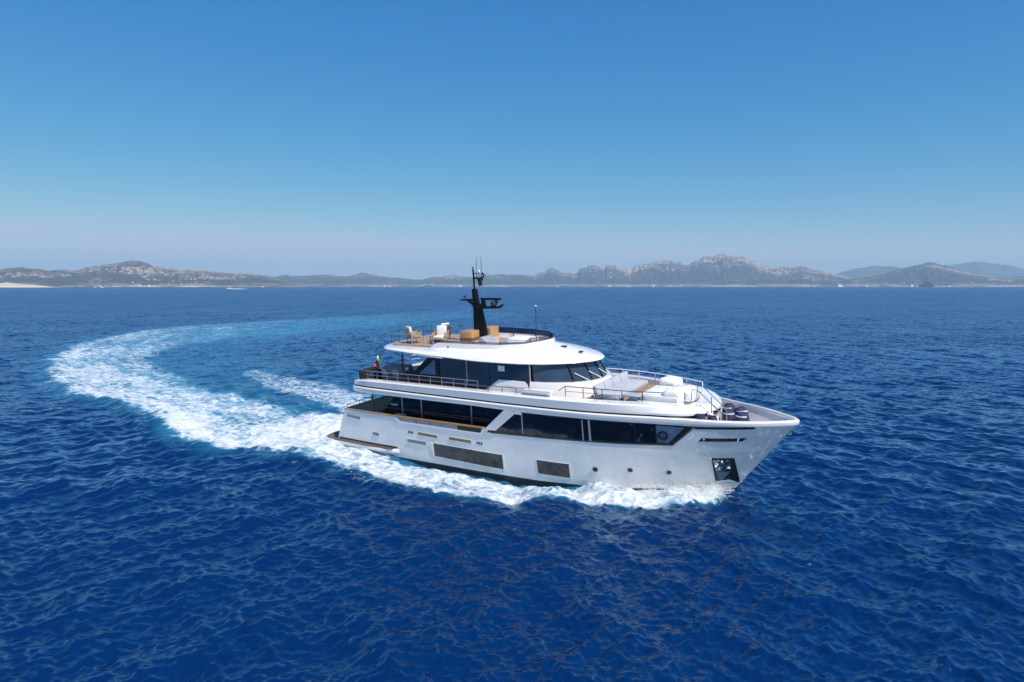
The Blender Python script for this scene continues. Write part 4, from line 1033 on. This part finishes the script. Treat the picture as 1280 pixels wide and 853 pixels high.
m_ = MB(); m_.rings([[(10.0, mv-.25, 8.60), (11.55, mv-.22, 8.66), (11.55, mv+.22, 8.66), (10.0, mv+.25, 8.60)], [(10.0, mv-.25, 8.74), (11.60, mv-.22, 8.76), (11.60, mv+.22, 8.76), (10.0, mv+.25, 8.74)]]); m_.tube([(11.45, mv, 8.70), (11.78, mv, 8.86)], .06); m_.build('radar_arm', M['black'], mast)
m_ = MB(); m_.rings([[(10.22, mv-.13, 8.74), (10.50, mv-.13, 8.74), (10.50, mv+.13, 8.74), (10.22, mv+.13, 8.74)], [(10.28, mv-.08, 9.12), (10.46, mv-.08, 9.12), (10.46, mv+.08, 9.12), (10.28, mv+.08, 9.12)]]); m_.build('radar_pedestal', M['black'], mast)
m_ = MB(); m_.box((10.95, mv-.05, 9.20), (1.45, .12, .13)); m_.build('radar_scanner', M['black'], mast, bevel=.03)
m_ = MB(); m_.ball((11.15, mv-.05, 8.92), .20); m_.box((11.3, mv, 9.05), (.18, .14, .25)); m_.build('searchlight', M['dsteel'], mast)
m_ = MB(); m_.box((10.36, mv+.10, 8.80), (.14, .14, .22)); m_.build('small_dome', M['white'], mast)
m_ = MB(); m_.tube([(9.72, mv, 10.45), (10.30, mv, 10.43), (10.46, mv, 10.52), (10.48, mv, 10.68), (10.36, mv, 10.74)], .055, 6); m_.tube([(9.75, mv, 10.72), (10.2, mv, 10.74)], .03); m_.build('light_bracket', M['black'], mast)
m_ = MB(); m_.rings([[(10.05, mv-.1, 10.42), (10.38, mv-.1, 10.42), (10.38, mv+.1, 10.42), (10.05, mv+.1, 10.42)], [(10.14, mv-.06, 9.98), (10.28, mv-.06, 9.98), (10.28, mv+.06, 9.98), (10.14, mv+.06, 9.98)]]); m_.build('horn', M['dsteel'], mast)
MB().ball((10.16, mv, 10.86), .08).build('satellite_dome', M['white'], mast)
for u in (9.98, 10.32): MB().tube([(u, mv, 10.45), (u+.02, mv, 11.70)], .016, 5).build('whip_antenna', M['dsteel'], mast)
st = MB(); st.tube([(10.34, mv, 10.4), (10.40, mv, 9.2)], .012, 4); st.tube([(11.05, mv-.1, 8.66), (11.0, mv-.1, 7.3)], .012, 4); st.tube([(11.35, mv-.1, 8.66), (11.4, mv-.1, 7.3)], .012, 4); st.tube([(11.2, mv-.1, 8.66), (11.18, mv-.1, 7.3)], .012, 4); st.tube([(9.5, mv, 8.7), (9.45, mv, 6.6)], .012, 4)
st.build('stay', M['steel'], mast)
MB().tube([(14.35, -.35, 6.75), (14.38, -.35, 8.85)], .024, 6).build('whip_antenna', M['dsteel'], Y)
MB().ball((14.38, -.35, 8.90), .05).build('antenna_tip', M['white'], Y)
# fittings on the roof
rf = MB(); rf.box((16.1, -.35, 6.66), (.30, .22, .10)); rf.build('roof_hatch', M['dsteel'], roof)
rf = MB(); rf.box((17.25, -.55, 6.47), (.22, .12, .08)); rf.build('roof_light', M['dsteel'], roof)
rf = MB(); rf.tube([(9.75, -2.62, 6.62), (9.8, -2.66, 6.75)], .04); rf.build('deck_light', M['dsteel'], roof)

# ---- fixed furniture of the yacht
cb = MB(); cb.box((9.62, -.18, 6.95), (.85, .95, .74)); cb = cb.build('bar_cabinet', M['orange'], Y, bevel=.02)
MB().box((9.62, -.18, 6.75), (.865, .965, .34)).build('glass_tint_band', M['brown'], cb)  # brown band paints the darkening seen through the smoked deflector
cb = MB(); cb.box((10.0, 1.42, 6.96), (.70, .95, .80)); cb.build('bar_cabinet', M['orange'], Y, bevel=.02)
cs = MB().rings([[(10.75, -.95, 6.58), (11.55, -.95, 6.58), (11.55, .1, 6.58), (10.75, .1, 6.58)], [(10.80, -.95, 7.05), (10.95, -.95, 7.05), (10.95, .1, 7.05), (10.80, .1, 7.05)]]).build('helm_console', M['greyp'], Y, bevel=.02)
fs = MB(); fs.rings([[(12.0, .2, 6.62), (14.2, .1, 6.62), (13.4, 1.6, 6.62), (11.6, 1.9, 6.62)], [(12.0, .2, 6.84), (14.2, .1, 6.84), (13.4, 1.6, 6.84), (11.6, 1.9, 6.84)]]); fs.build('fly_sunpad', M['cush'], Y, bevel=.06)
# foredeck sofa: plinth, seat, four back cushions
sf = MB().box((19.45, -.35, 4.33), (1.45, 4.3, .18)).build('foredeck_sofa', M['teak'], Y, bevel=.02)
for k in range(2): MB().box((19.55, -1.42+2.13*k, 4.53), (1.30, 2.10, .24)).build('seat_cushion', M['gcush'], sf, bevel=.06)
for k in range(4):
    b = MB(); b.box((18.93, -1.95+k*1.06, 4.83), (.24, 1.03, .50), ry=-.22); b.build('back_cushion', M['gcush'], sf, bevel=.07)
sp = MB().box((22.15, -.9, 4.34), (2.05, 2.5, .24)).build('foredeck_sunpad', M['white'], Y, bevel=.04)
MB().box((22.15, -.9, 4.60), (1.98, 2.4, .32)).build('pad_cushion', M['cush'], sp, bevel=.09)

# ================================================================== THINGS ON BOARD
def bthing(name, u, v, z, label, cat, group=None, rz=0):
    return tag(empty(name, BM, (u, v, z), rz), label, cat, group)
def armchair():
    r = empty('armchair')
    MB().box((.02, 0, .36), (.60, .56, .12)).build('seat_cushion', M['cush'], r, bevel=.04)
    MB().box((-.27, 0, .66), (.13, .54, .52), ry=-.18).build('back_cushion', M['cush'], r, bevel=.05)
    MB().box((0, 0, .27), (.66, .66, .06)).build('frame', M['chairwood'], r, bevel=.01)
    for s in (-1, 1):
        a = MB(); a.box((0, .35*s, .56), (.68, .06, .05)); a.box((-.30, .35*s, .45), (.06, .05, .45)); a.box((.02, .35*s, .42), (.44, .03, .2)); a.build('armrest', M['chairwood'], r, bevel=.01)
        for t in (-1, 1): MB().tube([(.28*t, .30*s, 0), (.28*t, .31*s, .30)], .03).build('leg', M['chairwood'], r)
    sl = MB()
    for k in range(5): sl.box((-.36, -.2+.1*k, .60), (.03, .07, .5), ry=-.18)
    sl.build('back_slats', M['chairwood'], r)
    return r
def copy_tree(o, parent=None):
    c = o.copy(); C.objects.link(c)
    if parent: c.parent = parent
    for ch in list(o.children): copy_tree(ch, c)
    return c
ac = armchair()
spots = [(6.2, -1.35, 1.1, 'pale wooden armchair with white cushions nearest the aft rail of the top deck'),
         (7.05, .35, 2.9, 'pale wooden armchair on the top deck facing the stern, middle one of three'),
         (8.0, -1.05, -1.25, 'white cushioned wooden armchair on the top deck beside the step of the white coaming')]
for k, (u, v, a, lab) in enumerate(spots):
    o = ac if k == 0 else copy_tree(ac)
    o.matrix_world = BM @ Matrix.Translation((u, v, 6.585)) @ Matrix.Rotation(a, 4, 'Z') @ Matrix.Scale(1.15, 4)
    tag(o, lab, 'armchair', 'armchairs on the top deck')
# low table between the chairs
t = bthing('low_table', 7.25, -.45, 6.585, 'low pale wooden table between the armchairs on the top deck', 'table')
MB().box((0, 0, .34), (.7, .7, .05)).build('table_top', M['chairwood'], t, bevel=.01)
for a in (-1, 1):
    for b in (-1, 1): MB().tube([(.28*a, .28*b, 0), (.28*a, .28*b, .33)], .025).build('leg', M['chairwood'], t)

# aft upper deck
w = bthing('wicker_sofa', 3.35, -2.2, 4.12, 'dark brown wicker sofa behind the stern rail of the middle deck', 'sofa')
MB().box((0, 0, .20), (.85, 1.7, .40)).build('base', M['wicker'], w, bevel=.04)
MB().box((-.36, 0, .58), (.16, 1.7, .46)).build('backrest', M['wicker'], w, bevel=.04)
for s in (-1, 1): MB().box((0, .78*s, .50), (.85, .14, .26)).build('armrest', M['wicker'], w, bevel=.03)
MB().box((.06, 0, .47), (.62, 1.38, .14)).build('seat_cushion', M['navy'], w, bevel=.04)
fl = bthing('ensign_flag', 2.95, -.85, 4.30, 'green white and red flag drooping from a staff at the middle deck stern', 'flag')
MB().tube([(0, 0, 0), (-.18, 0, 1.42)], .02).build('staff', M['steel'], fl)
for j, mm in ((0, 'green'), (1, 'fwhite'), (2, 'red')):
    rings = []
    for z_ in np.linspace(0, 1, 10):
        row = []
        for x_ in np.linspace(j/3, (j+1)/3, 8):
            row.append((-.17+.10*z_-x_*.50, .12*math.sin(9*x_+3*z_)*(.3+x_), 1.36-z_*.60-.55*x_**1.2+.03*math.sin(7*x_)))
        rings.append(row)
    MB().rings(rings, closed=False, caps=False).build('cloth', M[mm], fl, smooth=True)
for k, (u, v, lx, ly, h, lab) in enumerate(((5.0, -1.7, 1.9, 1.3, .92, 'grey canvas covered dining table on the aft middle deck, just ahead of the flag'),
                                (6.3, .9, 1.2, 1.6, 1.1, 'tall grey canvas cover close to the quarter window of the middle deck'))):
    g = MB(); n = 18
    rings = []
    for zz, sc_ in ((0, 1.06), (.3*h, 1.0), (.8*h, .98), (h*.96, .93), (h, .80)):
        rings.append([(lx/2*sc_*np.sign(math.cos(a))*abs(math.cos(a))**.5*(1+.03*math.sin(5*a+zz*4)), ly/2*sc_*np.sign(math.sin(a))*abs(math.sin(a))**.5*(1+.03*math.sin(7*a)), zz+(.03*math.sin(3*a) if zz == h else 0)) for a in np.linspace(0, 6.283, n, endpoint=False)])
    g.rings(rings); o = g.build('canvas_cover', M['greyc'], None, smooth=True, angle=60)
    o.matrix_world = BM @ Matrix.Translation((u, v, 4.245)); tag(o, lab, 'cover')
def dchair():
    r = empty('deck_chair')
    MB().box((0, 0, .44), (.46, .46, .06)).build('seat', M['greyc'], r, bevel=.02)
    MB().box((-.22, 0, .70), (.05, .44, .40), ry=-.15).build('backrest', M['greyc'], r, bevel=.02)
    for a in (-1, 1):
        for b in (-1, 1): MB().tube([(.2*a, .2*b, 0), (.19*a, .19*b, .43)], .018).build('leg', M['brown'], r)
    return r
dc = dchair()
for k, (u, v, a, lab) in enumerate(((4.9, -2.62, 1.57, 'grey deck chair by the side rail, next to the canvas covered table'), (5.75, -2.55, 1.57, 'grey deck chair by the side rail, near the dark roof post'))):
    o = dc if k == 0 else copy_tree(dc)
    o.matrix_world = BM @ Matrix.Translation((u, v, 4.24)) @ Matrix.Rotation(a, 4, 'Z'); tag(o, lab, 'chair', 'deck chairs on the aft middle deck')
p_ = bthing('side_lamp', 6.2, -2.2, 4.24, 'small white globe lamp on a dark stem beside the roof post of the middle deck', 'lamp')
MB().tube([(0, 0, 0), (0, 0, .75)], .03).build('stem', M['dsteel'], p_); MB().ball((0, 0, .85), .11).build('globe', M['fwhite'], p_)
# cockpit seat seen under the overhang
c_ = bthing('cockpit_sofa', 6.1, -2.35, 1.55, 'pale blue-grey sofa under the overhang at the aft end of the dark saloon glass', 'sofa')
# (kept low and outboard of the glass)
c_.matrix_world = BM @ Matrix.Translation((5.7, -3.18, 1.55))
MB().box((0, 0, .25), (1.9, .44, .5)).build('base', M['white'], c_, bevel=.04)
MB().box((-.25, 0, .58), (1.2, .40, .16)).build('seat_cushion', M['gcush'], c_, bevel=.05)
MB().box((.55, 0, .72), (.75, .38, .42)).build('back_cushion', M['gcush'], c_, bevel=.06)

# foredeck
t = bthing('coffee_table', 20.85, -2.05, 4.24, 'small teak table with a pale blue glass top between the foredeck sofa and sun pad', 'table')
MB().box((0, 0, .46), (.95, .62, .04)).build('table_top', M['tabletop'], t, bevel=.01)
MB().box((.1, 0, .22), (.42, .5, .44)).build('pedestal', M['greyp'], t, bevel=.02)
MB().box((-.2, 0, .10), (.3, .5, .2)).build('teak_base', M['teakrail'], t, bevel=.02)
for k, (u, v, s, lab) in enumerate(((22.75, -1.55, 1.0, 'white canvas bundle at the near corner of the foredeck sun pad'), (22.9, -.45, 1.15, 'white canvas covered armchair at the bow end of the foredeck sun pad'), (21.75, .95, 1.1, 'tall white canvas bundle on the far side of the sun pad'))):
    g = MB(); rings = []
    for q, (zz, sc_) in enumerate(((0, .96), (.16, 1.0), (.34, .98), (.46, .93), (.53, .78), (.55, .35))):
        rings.append([((.50*sc_*np.sign(math.cos(a))*abs(math.cos(a))**.38)*(1+.05*math.sin(5*a+k*2+q)), (.50*sc_*np.sign(math.sin(a))*abs(math.sin(a))**.38)*(1+.05*math.cos(4*a+k+q)), zz*(1+.10*math.sin(3*a+k))) for a in np.linspace(0, 6.283, 22, endpoint=False)])
    g.rings(rings); o = g.build('canvas_bundle', M['cover'], None, smooth=True, angle=60)
    o.matrix_world = BM @ Matrix.Translation((u, v, 4.46 if k != 1 else 4.30)) @ Matrix.Scale(s, 4); tag(o, lab, 'cover', 'white canvas covers on the foredeck')
# navy fender bags on the bow
bags = [(24.95, .35, .95, .2, 'dark navy fender bag on the bow, nearest the steps, white strap across its top'),
        (25.7, .05, .95, -.2, 'dark navy fender bag on the bow, the one standing furthest forward'),
        (25.4, .95, 1.0, .5, 'dark navy fender bag on the bow against the far bulwark'),
        (24.75, 1.2, .95, -.4, 'dark navy fender bag on the bow, behind the others and topped with a grey cap')]
bag0 = None
for k, (u, v, s, a, lab) in enumerate(bags):
    if k == 0:
        r = empty('fender_bag'); g = MB(); rings = []
        for q, (zz, sc_) in enumerate(((0, .86), (.12, 1.0), (.45, 1.02), (.68, .9), (.82, .62), (.87, .25))):
            rings.append([(.36*sc_*math.cos(t_)*(1+.06*math.sin(4*t_+q)), .36*sc_*math.sin(t_)*(1+.06*math.cos(5*t_)), zz+.03*math.sin(2*t_)) for t_ in np.linspace(0, 6.283, 18, endpoint=False)])
        g.rings(rings); g.build('cover', M['navy'], r, smooth=True, angle=60)
        s_ = MB(); s_.rings([[(.30*math.cos(t_)*1.10, .30*math.sin(t_)*1.10, .70+o_) for t_ in np.linspace(-2.6, -.5, 9)] for o_ in (-.035, .035)], closed=False, caps=False); s_.build('strap', M['fwhite'], r)
        bag0 = r; o = r
    else: o = copy_tree(bag0)
    o.matrix_world = BM @ Matrix.Translation((u, v, 2.95)) @ Matrix.Rotation(a, 4, 'Z') @ Matrix.Diagonal((s, s, s*(1.12 if k == 3 else 1), 1)); tag(o, lab, 'fender', 'navy fender bags on the bow')
for k, (u, v, lab) in enumerate(((24.2, -2.05, 'dark coil of mooring rope against the near bulwark, aft of the bow steps'), (24.75, -1.85, 'small dark coil of mooring rope between the bow steps and fender bags'))):
    g = MB()
    for q in range(3):
        rr_ = .26-.03*q; g.tube([(rr_*math.cos(t_), rr_*math.sin(t_)*.8, .06+.10*q+.02*math.sin(3*t_)) for t_ in np.linspace(0, 6.4, 18)], .055, 6)
    o = g.build('rope_coil', M['navy'], None, smooth=True); o.matrix_world = BM @ Matrix.Translation((u, v, 3.72)) @ Matrix.Scale(1.0-.2*k, 4); tag(o, lab, 'rope', 'coils of rope on the bow')

# ================================================================== DISTANT BOATS
def far_point(px, D): 
    d = ray_px(px, 357); return (D*d[0]/d[1], D, 0)
def far_boat(px, D, L, H, hullm, label, cat, mastH=0, style=0, name='motor_yacht', group=None, flip=1):
    if D > 3000: D *= .66; L *= .95; H *= 1.05
    r = empty(name); x, y, z = far_point(px, D); r.location = (x, y, -.3); r.rotation_euler = (0, 0, R_(random.uniform(-14, 14)) + (math.pi if flip < 0 else 0))
    B = L*.11
    h1 = H*.36
    MB().rings([[(-L/2, -B*.8, -.5), (L*.22, -B*.9, -.5), (L*.46, -.2, -.5), (L*.46, .2, -.5), (L*.22, B*.9, -.5), (-L/2, B*.8, -.5)], [(-L/2, -B, h1), (L*.2, -B, h1), (L*.52, -.2, h1*1.15), (L*.52, .2, h1*1.15), (L*.2, B, h1), (-L/2, B, h1)]]).build('hull', hullm, r)
    if style != 2:
        MB().rings([[(-L*.38, -B*.8, h1), (L*.20, -B*.8, h1), (L*.20, B*.8, h1), (-L*.38, B*.8, h1)], [(-L*.34, -B*.7, h1+H*.30), (L*.10, -B*.7, h1+H*.30), (L*.10, B*.7, h1+H*.30), (-L*.34, B*.7, h1+H*.30)]]).build('cabin', hullm, r)
        MB().rings([[(-L*.28, -B*.6, h1+H*.30), (L*.04, -B*.6, h1+H*.30), (L*.04, B*.6, h1+H*.30), (-L*.28, B*.6, h1+H*.30)], [(-L*.22, -B*.5, h1+H*.56), (-L*.05, -B*.5, h1+H*.56), (-L*.05, B*.5, h1+H*.56), (-L*.22, B*.5, h1+H*.56)]]).build('upper_cabin', hullm, r)
        w_ = MB(); w_.box((-L*.1, 0, h1+H*.17), (L*.42, B*1.56, H*.07)); w_.build('window_band', M['glass'], r)
    if mastH: MB().tube([(-L*.08, 0, h1), (-L*.08, 0, h1+mastH)], max(.12, L*.008)).build('mast', hullm, r)
    if style == 2:
        MB().rings([[(-L*.06, -.1, h1+1.5), (-L*.42, -.1, h1+1.5), (-L*.42, .1, h1+1.5), (-L*.06, .1, h1+1.5)], [(-L*.07, -.05, h1+mastH*.96), (-L*.10, -.05, h1+mastH*.96), (-L*.10, .05, h1+mastH*.96), (-L*.07, .05, h1+mastH*.96)]]).build('sail', hullm, r)
        MB().box((0, 0, h1+.5), (L*.35, B, 1.0)).build('cabin', hullm, r)
    return tag(r, label, cat, group)
W_ = M['white']; M['shipgrey'] = mat('ship_grey', (.045, .055, .075), .5)
sb = far_boat(286, 1950, 14, 4.2, W_, 'white speedboat far off at left, trailing a straight white wake', 'speedboat', name='speedboat', flip=-1)
wk = MB(); n = 26
rings = []
for k in range(n):
    a = k/(n-1); xx = 6+46*a; hh = (1.5*(1-a)**.7+.25)*(.8+.4*random.random()); ww = 1.4+2.2*a
    rings.append([(xx, -ww, -.3), (xx, -ww*.5, hh*.8), (xx, 0, hh*(.7+.3*random.random())), (xx, ww*.5, hh*.8), (xx, ww, -.3)])
M['froth'] = mat('froth', (.74, .75, .77), .9, var=.2, vscale=.6)
wo = wk.rings(rings, closed=False).build('speedboat_wake', M['froth'], None, smooth=True); wo.location = far_point(286, 1950); wo['kind'] = 'stuff'
far_boat(481, 8000, 22, 10, W_, 'tiny white motor boat on the far shore line, left one of a close pair', 'boat', name='motor_boat')
far_boat(487, 8000, 24, 11, W_, 'tiny white motor boat on the far shore line, right one of a close pair', 'boat', name='motor_boat')
far_boat(575.5, 8000, 24, 16, W_, 'tiny white yacht on the horizon just left of the tall black mast', 'boat')
far_boat(762, 8000, 24, 15, W_, 'tiny white yacht on the horizon below the jagged rocky crest', 'boat')
far_boat(786, 8000, 24, 9, W_, 'low white motor boat on the horizon left of the distant sailing boat', 'boat', name='motor_boat')
far_boat(817, 8000, 20, 9, W_, 'distant white sailing boat with one upright sail below the flat-topped hill', 'sailboat', mastH=26, style=2, name='sailing_boat')
far_boat(1050.5, 7600, 44, 22, W_, 'large white motor yacht on the horizon in the valley between the right-hand hills', 'yacht')
far_boat(1018, 8000, 26, 7, W_, 'low white boat on the horizon below the dark green knoll', 'boat', name='motor_boat')
far_boat(1084, 7800, 26, 11, W_, 'small white boat on the horizon just right of the large white distant yacht', 'boat', name='motor_boat')
far_boat(1140, 7600, 26, 20, W_, 'white yacht on the horizon just left of the dark grey ship', 'yacht')
far_boat(1157.5, 6200, 92, 36, M['shipgrey'], 'dark grey ship on the horizon at right, darker than every other boat', 'ship', name='ship', flip=-1)
far_boat(1187, 7600, 26, 9, W_, 'small white boat on the horizon a little right of the dark grey ship', 'boat', name='motor_boat')
far_boat(119, 5000, 13, 6, W_, 'small white boat moored off the left shore, left one of two', 'boat', name='motor_boat')
far_boat(127.5, 5000, 15, 6, W_, 'small white boat moored off the left shore, right one of two', 'boat', name='motor_boat')
far_boat(328, 6800, 20, 8, W_, 'small white boat off the sandy shore right of the speedboat', 'boat', name='motor_boat')
far_boat(697, 8000, 30, 7, W_, 'low white boat on the horizon below the first rocky knob right of the mast', 'boat', name='motor_boat')

# ================================================================== SPRAY
def spray():
    P = []; S = []
    def add(p, s): P.append(p); S.append(s)
    for sd_ in SIDES:
        for k in range(4500 if sd_ < 0 else 1500):
            u = 25.5-abs(rng.normal(0, 2.6)); 
            if u < 19.6: continue
            amp = np.interp(u, [16, 20, 22, 24, 25.5], [.15, .35, .75, .75, .45])
            dd = abs(rng.normal(.35, .75)) if rng.random() < .7 else rng.uniform(0, 2.0)
            z = np.interp(u, [16, 19.5, 22, 24.2, 25.4], [0, .1, .30, .4, .2])*math.exp(-((dd-.7)/1.2)**2)+rng.exponential(.17)*amp
            clump = vnoise(np.array([u*1.6]), np.array([dd*2+z*3]), 8)[0]
            if clump < .38: continue
            q = BM @ Vector((u, sd_*(float(hbw(u))+.06+dd+z*.18), 0)); add((q.x, q.y, z), rng.uniform(.007, .021)*(1.4-min(z, .9)))
    for k in range(0):                       # along the inner edge of the side foam and the stern wash
        u = rng.uniform(-9, 17); v = -(rng.uniform(3.5, 6.3)) if rng.random() < .6 else rng.uniform(-4, 4)
        if u > 1 and v > -3.4: continue
        z = rng.exponential(.14)+.12; q = BM @ Vector((u, v, 0)); add((q.x, q.y, z), rng.uniform(.012, .035))
    oct_ = np.array([(1,0,0),(-1,0,0),(0,1,0),(0,-1,0),(0,0,1),(0,0,-1)], float); F = [(0,2,4),(2,1,4),(1,3,4),(3,0,4),(2,0,5),(1,2,5),(3,1,5),(0,3,5)]
    vs, fs = [], []
    for i, (p, s) in enumerate(zip(P, S)):
        st_ = np.array([1, 1, rng.uniform(.8, 1.7)])*s
        vs += (oct_*st_+np.array(p)).tolist(); fs += [tuple(a+6*i for a in f) for f in F]
    me = bpy.data.meshes.new('spray'); me.from_pydata(vs, [], fs); me.materials.append(M['froth'])
    o = bpy.data.objects.new('spray', me); C.objects.link(o); o['kind'] = 'stuff'
spray()
